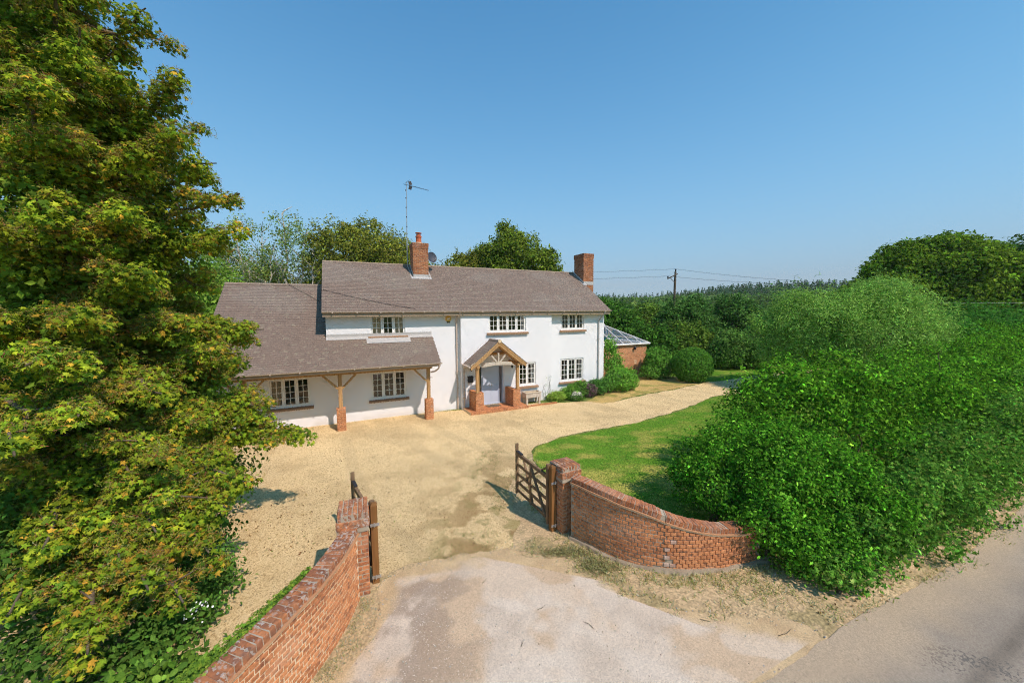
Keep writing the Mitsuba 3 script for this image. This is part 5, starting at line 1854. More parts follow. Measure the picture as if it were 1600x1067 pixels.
# ---- the big maple on the left, hung with yellow and orange seed keys
def maple():
    rng = np.random.default_rng(101)
    t = thing('maple_tree', 'tall maple hung with yellow orange seed keys in front of the house', 'tree')
    trunk = np.array([[-9.4, 8.0, 0], [-9.35, 8.05, 2.5], [-9.25, 8.0, 5.5], [-9.2, 7.9, 9], [-9.1, 7.8, 12.5], [-9.0, 7.7, 15.0]])
    m = MB()
    m.tube(trunk, [0.42, 0.34, 0.29, 0.22, 0.13, 0.05], 12)
    tips = [(-6.96, 7.5, 10.64), (-6.12, 7.2, 9.08), (-5.94, 6.8, 8.08), (-6.35, 8.2, 8.05), (-5.75, 8.0, 7.35), (-5.68, 7.8, 6.53), (-6.95, 8.5, 5.75), (-5.75, 8.5, 4.45),
            (-5.24, 8.0, 2.75), (-4.6, 8.2, 2.02), (-4.5, 5.95, 2.0), (-4.65, 5.7, 1.7), (-4.62, 5.3, 1.2), (-6.03, 5.0, 3.41), (-6.41, 4.8, 4.15), (-6.92, 5.5, 6.5), (-6.6, 6.0, 9.2), (-7.04, 5.5, 8.09),
            (-5.4, 5.5, 2.6), (-5.3, 4.7, 1.5), (-6.21, 4.6, 1.72), (-6.29, 6.3, 5.6), (-6.15, 7.0, 4.7), (-6.5, 5.5, 4.83), (-7.05, 6.0, 7.63), (-5.82, 6.0, 3.5), (-6.42, 4.6, 3.01), (-6.7, 6.6, 8.9),
            (-5.84, 7.0, 2.75), (-7.02, 7.0, 6.98), (-5.3, 6.6, 2.2), (-6.8, 8.6, 3.6), (-5.75, 7.6, 4.0), (-7.3, 6.3, 10.3), (-7.9, 6.0, 11.6), (-7.6, 7.4, 12.2), (-8.2, 5.6, 10.0), (-7.9, 5.6, 6.2),
            (-7.4, 5.0, 4.9), (-7.2, 4.8, 2.4), (-6.9, 8.9, 6.9), (-7.0, 8.6, 9.0), (-8.3, 6.6, 13.4), (-7.9, 9.4, 5.0), (-7.4, 9.6, 3.3), (-6.6, 6.4, 6.6), (-6.0, 5.6, 2.2), (-4.75, 4.5, 1.25), (-5.05, 5.4, 1.35), (-5.3, 5.2, 1.6), (-4.9, 5.7, 1.3), (-6.1, 8.5, 4.55), (-6.5, 8.4, 4.6), (-5.3, 8.2, 2.3), (-5.6, 8.0, 2.6), (-5.0, 6.2, 1.9), (-5.0, 4.0, 0.85), (-4.5, 4.7, 0.9), (-6.3, 4.3, 1.1)]
    for z in np.linspace(2.2, 13.5, 40):            # the far and off-frame sides
        a = rng.uniform(1.9, 4.1)
        r = 4.4 * math.sqrt(max(0.1, 1 - ((z - 4.5) / 11) ** 2)) * rng.uniform(0.75, 1.05)
        tips.append((-9.3 + r * math.cos(a), 8.0 + r * math.sin(a), z + rng.uniform(-0.6, 0.4)))
    tips = np.array(tips)
    P, N, B = [], [], []          # leaf places, normals, bunch number
    sprays = []
    for k, tip in enumerate(tips):
        s = np.clip(tip[2] * 0.72 + 0.9, 1.5, 13.5)
        root = np.array([np.interp(s, trunk[:, 2], trunk[:, i]) for i in range(3)])
        pts = limb(m, root, tip, 0.085, 0.012, rng, rng.uniform(-0.12, 0.20) if tip[0] < -6.3 else rng.uniform(-0.05, 0.06), 12, 6)
        ln = np.linalg.norm(tip - root)
        for u in np.arange(0.22, 1.001, 0.36 / ln):
            i = u * 11
            a = int(min(i, 10))
            c = pts[a] * (1 - (i - a)) + pts[min(a + 1, 11)] * (i - a)
            R = (0.68 - 0.46 * u) * rng.uniform(0.6, 1.25) + 0.09
            R *= float(np.interp(c[1], [4.5, 6.5], [0.72, 1.0]))
            c = c + rng.normal(0, 0.20 * (1.15 - u), 3)
            sprays.append((c, R, k))
        for q in range(5):          # side twigs
            i = rng.uniform(4, 10.5)
            a = int(i)
            e = pts[a] + np.clip(rng.normal(0, 1, 3), -1.3, 1.3) * [0.34, 0.34, 0.22]
            limb(m, pts[a], e, 0.018, 0.006, rng, 0.1, 4, 4)
            sprays.append((e, rng.uniform(0.2, 0.36), k))
    parts, keys = [], []
    for c, R, k in sprays:
        n = int(30 + 178 * R * R / 0.16)
        d = unit(rng.normal(0, 1, (n, 3)))
        rr = rng.random(n) ** (1 / 2.4)
        o = d * rr[:, None] * R * [1.0, 1.0, 0.60]
        o[:, 2] -= 0.25 * R * (np.hypot(o[:, 0], o[:, 1]) / R) ** 2
        P.append(c + o)
        N.append(unit(d * [0.8, 0.8, 0.6] + [0.10, -0.10, 0.75]))
        tone = float(np.clip(math.exp(rng.normal(0, 0.24)), 0.62, 1.28))
        gold = float(np.clip(rng.normal(0.40, 0.26), 0, 0.95))
        col = tint(n, [(0.100, 0.140, 0.010, 6), (0.150, 0.172, 0.013, 3.5), (0.045, 0.080, 0.009, 4), (0.26, 0.165, 0.02, 3.4 * gold)], rng) * tone
        B.append(col)
        nk = int(n * 0.16 * gold * 4.4)
        if nk:
            o2 = unit(rng.normal(0, 1, (nk, 3)))
            o2[:, 2] = np.abs(o2[:, 2])
            o2 = o2 * R * [0.95, 0.95, 0.45] * rng.uniform(0.7, 1.08, (nk, 1))
            o2[:, 2] -= 0.30 * R * (np.hypot(o2[:, 0], o2[:, 1]) / R) ** 2
            for q in o2:
                w = int(rng.integers(3, 7))
                pp = c + q + rng.normal(0, 0.035, (w, 3))
                keys.append((pp, (1 / LEAF_GAIN) * tint(w, [(0.56, 0.32, 0.055, 5), (0.52, 0.20, 0.055, 3), (0.58, 0.44, 0.12, 3), (0.52, 0.15, 0.09, 1)], rng, 0.2)))
    P, N, col = np.vstack(P), np.vstack(N), np.vstack(B)
    ok = P[:, 2] > 0.15
    add(t + '__trunk', m.shape('bark_material', True))
    foliage(t + '__crown', leaves(P[ok], N[ok], 0.115, 'maple', col[ok], rng, 0.50))
    kp = np.vstack([k[0] for k in keys])
    kc = np.vstack([k[1] for k in keys])
    nn = unit(rng.normal(0, 1, kp.shape) + [0, 0, 0.8])
    k = foliage(t + '__seed_keys', leaves(kp, nn, 0.066, 'key', kc, rng, 0.5))
    labels[k] = {'kind': 'stuff', 'label': 'bunches of yellow and orange winged seed keys'}
    # deep inner leaves
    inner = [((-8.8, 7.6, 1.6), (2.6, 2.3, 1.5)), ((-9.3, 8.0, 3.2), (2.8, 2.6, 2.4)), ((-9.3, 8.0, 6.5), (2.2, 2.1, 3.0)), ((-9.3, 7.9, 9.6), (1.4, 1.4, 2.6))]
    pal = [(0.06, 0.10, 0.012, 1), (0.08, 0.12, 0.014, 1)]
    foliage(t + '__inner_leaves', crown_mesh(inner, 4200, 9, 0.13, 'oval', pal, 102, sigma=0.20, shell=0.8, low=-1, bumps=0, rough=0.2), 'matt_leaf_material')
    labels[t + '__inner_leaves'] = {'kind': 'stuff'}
    return len(P), len(kp)


maple()

# ---- undergrowth below the maple, ivy over the left wall
LIME = [(0.085, 0.165, 0.022, 4), (0.120, 0.205, 0.028, 3), (0.055, 0.115, 0.018, 3)]
t = thing('understorey_shrub', 'leafy shrub with broad rounded leaves under the maple at the lower left corner', 'shrub')
rng = np.random.default_rng(5)
for q in ((-4.6, 3.4, 0.6), (-5.2, 3.5, 0.7), (-4.3, 3.9, 0.4)):
    m = MB()
    limb(m, (-4.7, 3.6, 0), np.array(q) + rng.normal(0, 0.2, 3), 0.022, 0.007, rng, 0.15, 6, 5)
    add(t + '__stem', m.shape('bark_material', True))
foliage(t + '__leaves', crown_mesh([((-4.35, 3.35, 0.15), (0.6, 0.55, 0.55)), ((-5.1, 3.3, 0.2), (0.7, 0.6, 0.6)), ((-4.3, 4.0, 0.05), (0.5, 0.5, 0.4))],
                                   900, 9, 0.080, 'round', [(0.060, 0.115, 0.016, 4), (0.085, 0.15, 0.02, 3), (0.035, 0.07, 0.012, 3)], 7, sigma=0.14, shell=0.7, low=-0.3, tilt=0.8))
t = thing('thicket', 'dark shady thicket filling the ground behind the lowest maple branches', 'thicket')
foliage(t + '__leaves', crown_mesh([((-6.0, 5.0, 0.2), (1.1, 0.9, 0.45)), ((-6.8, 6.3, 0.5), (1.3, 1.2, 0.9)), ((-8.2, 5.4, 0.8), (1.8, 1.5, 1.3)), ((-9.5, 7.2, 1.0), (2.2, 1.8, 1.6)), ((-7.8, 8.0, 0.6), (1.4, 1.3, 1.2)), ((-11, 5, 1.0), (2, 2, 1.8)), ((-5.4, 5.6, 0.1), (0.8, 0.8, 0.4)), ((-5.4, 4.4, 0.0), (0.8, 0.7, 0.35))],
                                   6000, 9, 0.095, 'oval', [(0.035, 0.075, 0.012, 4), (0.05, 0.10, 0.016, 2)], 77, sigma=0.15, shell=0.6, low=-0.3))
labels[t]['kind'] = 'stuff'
t = thing('bramble', 'bramble in white blossom at the edge of the gravel below the maple', 'bramble')
foliage(t + '__leaves', crown_mesh([((-5.0, 5.3, 0.2), (0.55, 0.5, 0.40)), ((-5.5, 5.9, 0.3), (0.65, 0.65, 0.5))], 420, 8, 0.055, 'oval', GREEN, 17, sigma=0.10, shell=0.7, low=-0.2))
rng = np.random.default_rng(8)
P = np.array([-4.66, 5.08, 0.48]) + rng.normal(0, 1, (26, 3)) * [0.07, 0.07, 0.06]
foliage(t + '__blossom', leaves(P, np.tile([0.1, -0.5, 0.8], (26, 1)), 0.030, 'round', np.full((26, 3), 0.78), rng, 0.3), 'flower_material')
t = thing('ivy', 'bright green ivy spreading over the back of the lichen spotted wall', 'ivy')
P, N = [], []
rng = np.random.default_rng(9)
for k in range(9000):
    s = rng.uniform(0.9, left_path.len)
    p, tg = left_path.at(s)
    n = np.array([-tg[1], tg[0]])
    over = np.interp(s, [0.9, 1.5, 2.3, 3.2, 4.4], [0.0, 0.0, 0.10, 0.20, 0.26])
    w = rng.uniform(0.28 - over, 0.36 + np.interp(s, [0.9, 2, 3, 4.4], [0.03, 0.32, 0.70, 1.15]))
    h = left_top(s) + 0.12
    z = h - 0.02 + 0.05 * rng.random() if w < 0.27 else rng.uniform(max(0.02, h - 0.28 - (w - 0.28) * 1.3), h - (w - 0.28) * 0.55 + 0.05 * rng.random())
    P.append([p[0] - n[0] * w, p[1] - n[1] * w, z])
    N.append([0.2 - n[0] * 0.3, -0.2 - n[1] * 0.3, 0.9])
foliage(t + '__leaves', leaves(np.array(P), np.array(N), 0.062, 'maple', tint(len(P), [(0.078, 0.135, 0.016, 4), (0.11, 0.165, 0.02, 3), (0.045, 0.09, 0.014, 3)], rng), rng, 0.5))

# ---- shrubs and hedge on the right
VIVID = [(0.048, 0.125, 0.009, 4), (0.070, 0.165, 0.012, 4), (0.100, 0.205, 0.017, 2), (0.020, 0.058, 0.007, 3)]
VIVID2 = [(0.044, 0.132, 0.009, 4), (0.064, 0.175, 0.013, 4), (0.100, 0.215, 0.022, 2), (0.018, 0.058, 0.007, 3)]


def shrub(name, label, cat, lobes, clusters, per, size, kind, palette, seed, stems=(), group=None, mat='leaf_material', **kw):
    t = thing(name, label, cat, group)
    rng = np.random.default_rng(seed + 900)
    for c, r in lobes:
        for k in range(3):
            m = MB()
            e = np.asarray(c) + rng.normal(0, 0.35, 3) * r
            e[2] = max(e[2], 0.2)
            limb(m, (c[0] + rng.normal(0, 0.15), c[1] + rng.normal(0, 0.15), 0), e, 0.035, 0.01, rng, 0.1, 6, 5)
            add(t + '__stem', m.shape('bark_material', True))
    foliage(t + '__leaves', crown_mesh(lobes, clusters, per, size, kind, palette, seed, **kw), mat)
    return t


shrub('garden_shrub', 'big rounded bright green shrub leaning over the end of the cracked wall', 'shrub',
      [((4.75, 8.35, 1.0), (0.95, 1.0, 1.05)), ((5.3, 7.4, 0.95), (0.95, 0.95, 1.15)), ((4.95, 6.75, 0.75), (0.62, 0.62, 0.75)), ((6.2, 7.6, 1.1), (1.1, 1.1, 1.3)), ((5.5, 6.40, 0.42), (0.85, 0.5, 0.62)), ((6.6, 6.9, 0.7), (0.9, 0.65, 0.9)), ((5.6, 8.6, 1.3), (1.0, 1.0, 1.1)), ((4.45, 7.7, 1.0), (0.6, 0.6, 0.55))],
      5200, 9, 0.062, 'spray', VIVID2, 201, sigma=0.085, shell=0.42, rough=0.30, freq=2.6, low=-0.75, tone=0.36, gap=0.54, gapf=1.7, shoots=620, reach=0.42)
shrub('tall_hedge', 'tall bright green hedge running along the lane behind the rounded shrub', 'hedge',
      [((6.9, 10.4, 1.55), (1.05, 1.1, 1.6)), ((7.3, 9.5, 1.65), (1.4, 1.3, 1.75)), ((8.6, 9.0, 1.45), (1.3, 1.2, 1.8)), ((8.7, 10.9, 1.7), (1.5, 1.5, 1.8)), ((10.4, 11.0, 1.6), (1.8, 1.8, 1.85)), ((12.0, 10.7, 1.2), (1.5, 1.4, 1.65)), ((13.6, 12.6, 1.4), (2.0, 2.0, 1.75)), ((15.6, 12.8, 1.3), (1.8, 1.6, 1.8)), ((17.6, 15.0, 1.5), (2.2, 2.2, 1.8)), ((20.2, 15.8, 1.4), (2.1, 1.9, 1.8)),
       ((22.6, 18.0, 1.6), (2.5, 2.5, 1.8)), ((26, 19.5, 1.7), (2.7, 2.4, 1.9)), ((30, 22, 1.8), (3.1, 2.9, 2.0)), ((35, 24, 1.8), (3.4, 2.9, 2.0))],
      13000, 9, 0.085, 'spray', VIVID, 203, sigma=0.115, shell=0.40, rough=0.30, freq=2.0, low=-0.5, tone=0.40, gap=0.54, gapf=1.1, shoots=1100, reach=0.55)
shrub('roadside_growth', 'lower tangle of brambles and nettles spilling from the hedge to the lane edge', 'undergrowth',
      [((5.6, 6.02, 0.25), (0.55, 0.35, 0.34)), ((6.65, 6.52, 0.40), (0.8, 0.5, 0.6)), ((7.6, 6.98, 0.6), (0.9, 0.6, 0.85)), ((8.9, 7.58, 0.7), (1.0, 0.75, 1.0)), ((10.25, 8.30, 0.8), (1.1, 0.9, 1.2)), ((11.6, 9.15, 0.8), (1.1, 0.95, 1.2)), ((13.0, 9.95, 0.8), (1.2, 1.0, 1.3)), ((14.6, 10.75, 0.8), (1.3, 1.05, 1.3)), ((16.5, 11.9, 0.8), (1.5, 1.2, 1.4)), ((19, 13.3, 0.8), (1.8, 1.3, 1.4)), ((22, 15.0, 0.8), (2.0, 1.5, 1.5)), ((26, 17.0, 0.8), (2.4, 1.6, 1.5))],
      12500, 9, 0.075, 'spray', [(0.060, 0.135, 0.018, 4), (0.085, 0.175, 0.025, 3), (0.040, 0.10, 0.014, 3), (0.13, 0.17, 0.035, 1)], 207, sigma=0.11, shell=0.5, rough=0.34, freq=2.4, low=-0.8, tone=0.34, gap=0.46, gapf=1.6, shoots=900, reach=0.4)
labels['roadside_growth']['kind'] = 'stuff'
tree('feathery pale green willow behind the hedge, right of the telegraph pole', (20.6, 22.2, 0), 6.5,
     [((19.6, 22.0, 3.6), (3.2, 3.0, 2.6)), ((22.6, 22.3, 3.7), (2.6, 2.8, 2.7)), ((17.6, 22.5, 2.8), (2.4, 2.4, 2.6)), ((24.6, 23.0, 2.9), (2.2, 2.4, 2.4)), ((21.0, 21.0, 2.6), (3.4, 2.4, 2.4))],
     5200, 13, 0.20, [(0.118, 0.205, 0.036, 4), (0.155, 0.245, 0.055, 3), (0.070, 0.135, 0.024, 3)], 211, kind='lance', name='willow_tree', sigma=0.22, shell=0.5, rough=0.38, freq=2.6, low=-0.7, tone=0.24, gap=0.47, gapf=0.6, shoots=500, reach=1.0)
shrub('laurel', 'broad dark leaved laurel thicket between the hedge and the big tree', 'shrub',
      [((28.5, 24.5, 1.9), (3.2, 3.0, 2.4)), ((33.5, 26.5, 2.1), (3.4, 3.0, 2.6)), ((39, 29, 2.2), (4, 3.5, 2.7)), ((45, 32, 2.2), (4.2, 3.5, 2.8))],
      3600, 9, 0.19, 'spray', [(0.035, 0.105, 0.014, 4), (0.055, 0.14, 0.020, 3), (0.025, 0.07, 0.010, 2)], 213, sigma=0.28, rough=0.4, mat='matt_leaf_material')
big = [((52, 45, 8.2), (7.0, 6.5, 4.6)), ((45.5, 45, 6.0), (4.6, 5.0, 3.2)), ((59, 46, 7.0), (5.2, 5.5, 4.2)), ((49, 43, 6.0), (5.0, 4.5, 3.6)), ((55.5, 43, 6.2), (5.0, 4.5, 3.8)), ((52.5, 46, 10.6), (4.0, 4.5, 2.9)), ((47.5, 45, 8.6), (3.6, 4, 2.8)), ((57, 45.5, 9.6), (3.8, 4, 2.8)), ((62, 44, 5.0), (4, 4, 3.6))]
tree('huge dark green domed tree standing on the right skyline', (52, 45.5, 0), 14, big, 7600, 11, 0.40,
     [(0.068, 0.115, 0.010, 4), (0.095, 0.150, 0.014, 3), (0.035, 0.068, 0.008, 3)], 221, trunk_r=0.7, name='sycamore_tree', sigma=0.52, shell=0.4, rough=0.30, freq=2.6, flat=0.35, tone=0.28, gap=0.48, gapf=0.30)
tree('dark tree at the right edge, behind the huge domed tree', (75, 53, 0), 15, [((75, 53, 8.5), (6.5, 6, 6.8)), ((70, 52, 6), (4.5, 4.5, 4.5)), ((80, 54, 7), (5, 5, 5.5))], 2800, 10, 0.45,
     [(0.030, 0.068, 0.012, 4), (0.045, 0.09, 0.014, 3)], 223, trunk_r=0.5, name='sycamore_tree', sigma=0.6, rough=0.4)
DARK = [(0.032, 0.085, 0.012, 4), (0.050, 0.115, 0.016, 3), (0.022, 0.058, 0.009, 3)]
row = [  # x y top radius, label
    (9.4, 35, 6.0, 2.6, 'dark green tree just right of the chimney end of the house, nearest the gable'),
    (13.6, 37, 5.0, 2.9, 'dark green tree left of the telegraph pole, second from the gable'),
    (16.3, 35.5, 6.2, 2.7, 'dark bushy tree right in front of the telegraph pole'),
    (22.6, 37.5, 6.0, 2.9, 'dark bushy tree just right of the telegraph pole'),
    (26.6, 35.5, 4.6, 2.8, 'dark tree between the telegraph pole and the willow'),
    (31.0, 39.0, 5.0, 3.2, 'dark tree partly hidden behind the left side of the willow'),
    (11.4, 31.6, 3.6, 2.0, 'low dark tree behind the clipped round bush and the garden room'),
    (15.4, 32.6, 3.5, 2.0, 'low dark tree behind the lawn, left of the pale bay bush'),
    (23.2, 33.0, 3.8, 2.3, 'low shadowy tree right of the pale bay bush'),
]
for i, (x, y, top, r, lab) in enumerate(row):
    h = top / 2
    tree(lab, (x, y, 0), top, [((x, y, h), (r, r * 0.95, h)), ((x - r * 0.5, y - 0.6, h * 0.75), (r * 0.7, r * 0.7, h * 0.72)), ((x + r * 0.55, y - 0.4, h * 0.85), (r * 0.65, r * 0.7, h * 0.8))],
         1900, 9, 0.23, [DARK, [(0.050, 0.098, 0.014, 4), (0.074, 0.130, 0.020, 3), (0.030, 0.062, 0.010, 3)], [(0.036, 0.088, 0.018, 4), (0.055, 0.112, 0.024, 3), (0.024, 0.056, 0.012, 3)], [(0.066, 0.115, 0.016, 4), (0.092, 0.145, 0.024, 3), (0.036, 0.066, 0.010, 3)]][(i * 3 + i // 3) % 4], 230 + i, name='hedgerow_tree', group='trees along the back hedgerow', sigma=0.30, rough=0.34, low=-0.9, tone=0.28, trunk_r=0.2, bumps=9, gap=0.50, gapf=0.55, shoots=120, reach=0.9)
shrub('bay_bush', 'pale rounded bush at the back of the lawn below the dark hedgerow', 'shrub', [((18.6, 30.4, 1.5), (1.9, 1.7, 1.55)), ((17.4, 30.2, 1.0), (1.1, 1.1, 1.0)), ((20.2, 30.2, 0.7), (0.9, 0.9, 0.8))], 1300, 8, 0.17, 'spray', [(0.055, 0.115, 0.022, 4), (0.075, 0.145, 0.028, 3)], 251, sigma=0.2, rough=0.2, low=-0.8)
shrub('clipped_bush', 'neatly clipped round bush standing between the drive and the garden room', 'shrub', [((12.25, 24.75, 1.12), (1.28, 1.2, 1.22))], 2600, 6, 0.085, 'spray', [(0.045, 0.12, 0.016, 4), (0.062, 0.145, 0.02, 3)], 253, sigma=0.06, shell=0.16, rough=0.06, low=-0.9, tone=0.12, bumps=0)
shrub('climbing_rose', 'loose bright green shrub covering the corner of the garden room', 'shrub', [((10.35, 26.0, 1.1), (0.8, 0.7, 1.15)), ((9.7, 25.6, 0.6), (0.6, 0.55, 0.6)), ((10.95, 26.0, 0.9), (0.6, 0.6, 0.85))], 900, 8, 0.12, 'spray', [(0.06, 0.15, 0.02, 4), (0.09, 0.19, 0.03, 3), (0.035, 0.09, 0.014, 2)], 255, sigma=0.16, rough=0.4, low=-0.9)
shrub('box_bush', 'small rounded light green bush by the right corner of the house', 'shrub', [((6.45, 21.9, 0.68), (0.86, 0.8, 0.74)), ((7.1, 22.2, 0.55), (0.6, 0.6, 0.55))], 900, 7, 0.08, 'spray', [(0.075, 0.17, 0.022, 4), (0.10, 0.20, 0.03, 3)], 257, sigma=0.07, shell=0.25, rough=0.12, low=-0.9, bumps=0)
shrub('wall_climber', 'wispy green climber growing up beside the right corner of the house', 'climber', [((6.15, 22.9, 1.7), (0.42, 0.42, 1.5)), ((6.6, 23.2, 1.0), (0.5, 0.45, 0.95)), ((7.6, 24.9, 0.45), (0.8, 0.5, 0.5))], 620, 8, 0.11, 'spray', [(0.07, 0.16, 0.02, 4), (0.095, 0.19, 0.03, 3)], 259, sigma=0.15, rough=0.4, low=-0.9)


# ---- flower bed along the right front
def hp(u, v, z):
    return tuple(float(q) for q in hw([u, v, z]))


bed = [(11.1, -0.7, 0.42, 0.42, 'low yellow green clump at the left end of the flower bed', [(0.12, 0.19, 0.03, 3), (0.16, 0.22, 0.04, 2)]),
       (11.9, -0.75, 0.62, 0.5, 'leafy green clump under the lower right window', [(0.06, 0.14, 0.02, 3), (0.10, 0.18, 0.03, 2)]),
       (12.75, -0.6, 0.78, 0.48, 'green clump behind the purple leaved plant', [(0.055, 0.12, 0.02, 3), (0.08, 0.16, 0.025, 2)]),
       (13.2, -0.85, 0.62, 0.38, 'purple leaved plant in the middle of the flower bed', [(0.075, 0.045, 0.055, 3), (0.11, 0.075, 0.075, 2), (0.06, 0.09, 0.03, 1)]),
       (13.95, -0.65, 0.82, 0.5, 'dark green clump left of the drainpipe', [(0.04, 0.11, 0.02, 3), (0.06, 0.14, 0.025, 2)]),
       (14.75, -0.55, 0.92, 0.5, 'green clump at the foot of the drainpipe', [(0.05, 0.12, 0.02, 3), (0.07, 0.15, 0.025, 2)]),
       (15.35, -0.2, 1.05, 0.5, 'bluish green clump at the right corner of the house wall', [(0.06, 0.13, 0.035, 3), (0.085, 0.16, 0.045, 2)])]
for i, (u, v, h, r, lab, pal) in enumerate(bed):
    c = hp(u, v, h * 0.5)
    shrub('border_plant', lab, 'plant', [(c, (r, r, h * 0.55))], 260, 8, 0.085, 'spray', pal, 270 + i, sigma=0.09, rough=0.4, low=-0.5, group='plants in the flower bed')
t = thing('hydrangea', 'white flowering plant at the front of the flower bed', 'plant')
rng = np.random.default_rng(31)
c = np.array(hp(12.05, -1.2, 0.24))
foliage(t + '__leaves', crown_mesh([(c - [0, 0, 0.06], (0.4, 0.36, 0.24))], 120, 6, 0.08, 'spray', GREEN, 280, sigma=0.07))
P = c + unit(rng.normal(0, 1, (230, 3)) + [0.1, -0.5, 0.6]) * [0.33, 0.28, 0.24] + rng.normal(0, 0.02, (230, 3))
foliage(t + '__blossom', leaves(P, unit(P - c), 0.055, 'round', np.tile([0.72, 0.68, 0.60], (230, 1)) * rng.uniform(0.85, 1.05, (230, 1)), rng, 0.3), 'flower_material')
t = thing('wall_climber', 'bare thin stems of a climber trained up the white wall beside the planter', 'climber')
for k in range(5):
    m = H()
    u = 10.55 + 0.12 * k
    m.tube([(u, PV - 0.03 if u < S1 else -0.03, 0.05), (u + rng.normal(0, 0.08), PV - 0.02, 0.5), (u + rng.normal(0, 0.14), PV - 0.03, 0.8 + 0.12 * k)], [0.008, 0.006, 0.003], 5)
    add(t + '__stem', m.shape('bark_material', True))
P = hw(np.stack([rng.uniform(10.45, 11.0, 40), np.full(40, PV - 0.04), rng.uniform(0.2, 1.35, 40)], 1))
foliage(t + '__leaves', leaves(P, np.tile([0.3, -0.8, 0.3], (40, 1)), 0.05, 'oval', tint(40, GREEN, rng), rng, 0.5))

# ---- trees behind the house
OLIVE = [(0.108, 0.122, 0.018, 4), (0.150, 0.155, 0.026, 3), (0.068, 0.085, 0.013, 3)]


def birch(label, base, stems, clusters, seed, lobes):
    t = thing('birch_tree', label, 'tree', 'pale stemmed trees behind the side wing')
    rng = np.random.default_rng(seed)
    m = MB()
    for (dx, dy, h, r) in stems:
        b = np.array(base, float) + [dx * 0.25, dy * 0.25, 0]
        pts = limb(m, b, b + [dx, dy, h], r, r * 0.2, rng, 0.04, 10, 7)
        for k in range(3, 10):
            for j in range(2):
                a = rng.uniform(0, 2 * math.pi)
                ln = (10 - k) * 0.26 + 0.7
                limb(m, pts[k], pts[k] + [math.cos(a) * ln, math.sin(a) * ln, ln * 0.9], r * 0.3, 0.02, rng, 0.1, 5, 5)
    add(t + '__trunk', m.shape('birch_material', True))
    foliage(t + '__crown', crown_mesh(lobes, clusters, 9, 0.20, 'spray', [(0.085, 0.13, 0.03, 4), (0.115, 0.16, 0.04, 3), (0.15, 0.15, 0.06, 1)], seed + 1, sigma=0.3, shell=0.8, rough=0.4), 'matt_leaf_material')


birch('sparse pale stemmed tree with bare twigs, left of the other birch', (-26.5, 38, 0), [(-1.2, 0, 14.0, 0.17), (0.7, 0.4, 13.2, 0.16), (1.9, -0.3, 11.0, 0.14), (-2.2, 0.3, 10.5, 0.13), (0.0, -0.4, 9.5, 0.12)], 260, 301, [((-27.2, 38, 11.2), (2.6, 2.0, 3.4)), ((-25.5, 38, 9.0), (2.0, 1.8, 3.2)), ((-28.2, 38, 7.6), (1.8, 1.6, 2.4))])
birch('forked pale stemmed tree rising above the wing ridge', (-22.6, 38.5, 0), [(-0.7, 0, 15.0, 0.20), (1.0, 0.3, 13.0, 0.18), (2.1, -0.4, 10.5, 0.16), (-1.6, 0.2, 10, 0.13), (3.0, 0.2, 9.0, 0.13)], 330, 303, [((-23.0, 38.5, 13.0), (1.7, 1.7, 2.6)), ((-21.6, 38.5, 10.6), (2.2, 1.8, 2.8)), ((-24.2, 38.5, 9.6), (1.5, 1.5, 2.4))])
back = [  # x y top radius
    (-19.0, 41, 15.2, 3.7, 'tall olive green tree right of the forked birch, behind the main ridge'),
    (-15.2, 42, 15.4, 3.9, 'full olive green tree behind the left half of the main ridge'),
    (-12.4, 41, 13.2, 3.0, 'olive green tree directly behind the aerial mast'),
    (-25.0, 44, 10.0, 4.2, 'low olive tree filling in behind the pale stemmed trees'),
    (-31.0, 42, 12.5, 4.2, 'olive tree left of the pale stemmed trees beside the maple'),
    (-20.8, 45, 11.5, 4.0, 'shaded olive tree behind the forked birch'),
    (-6.2, 43, 11.4, 2.3, 'small olive tree just right of the satellite dish'),
    (-3.7, 43, 12.2, 2.2, 'small olive tree midway between the dish and the full crowned tree'),
    (-9.5, 45, 10.6, 3.0, 'low olive tree hidden behind the left chimney'),
]
for i, (x, y, top, r, lab) in enumerate(back):
    rng = np.random.default_rng(340 + i)
    lobes = [((x, y, top - r * 1.05), (r, r * 0.9, r * 1.05))]
    for k in range(6):
        a = rng.uniform(0, 2 * math.pi)
        lobes.append(((x + r * 0.62 * math.cos(a), y + r * 0.5 * math.sin(a), top - r * rng.uniform(0.9, 2.1)), (r * 0.55, r * 0.55, r * 0.6)))
    lobes.append(((x, y, top - r * 2.2), (r * 0.9, r * 0.8, r)))
    tree(lab, (x, y, 0), top, lobes, 1500, 9, 0.25, OLIVE, 350 + i, name='woodland_tree', group='olive trees behind the house', sigma=0.30, rough=0.34, freq=2.8, shell=0.6, tone=0.30, trunk_r=0.22, gap=0.50, gapf=0.45, shoots=70, reach=1.0)
tree('full crowned green tree behind the right half of the main ridge', (0.6, 42, 0), 15,
     [((0.8, 42, 11.2), (2.6, 2.4, 3.0)), ((-0.6, 42, 12.6), (1.6, 1.6, 2.2)), ((2.8, 42, 9.8), (2.3, 2.0, 2.2)), ((-1.8, 42, 10.4), (2.0, 1.8, 2.4)), ((4.2, 42, 8.4), (1.6, 1.5, 1.8)), ((0.5, 42, 8.2), (4.0, 2.6, 2.6))], 2600, 9, 0.26,
     [(0.085, 0.120, 0.014, 4), (0.120, 0.155, 0.020, 3), (0.05, 0.080, 0.012, 3)], 371, name='woodland_tree', group=None, sigma=0.30, rough=0.34, freq=2.8, shell=0.55, tone=0.30, trunk_r=0.22, gap=0.50, gapf=0.45, shoots=120, reach=1.0)
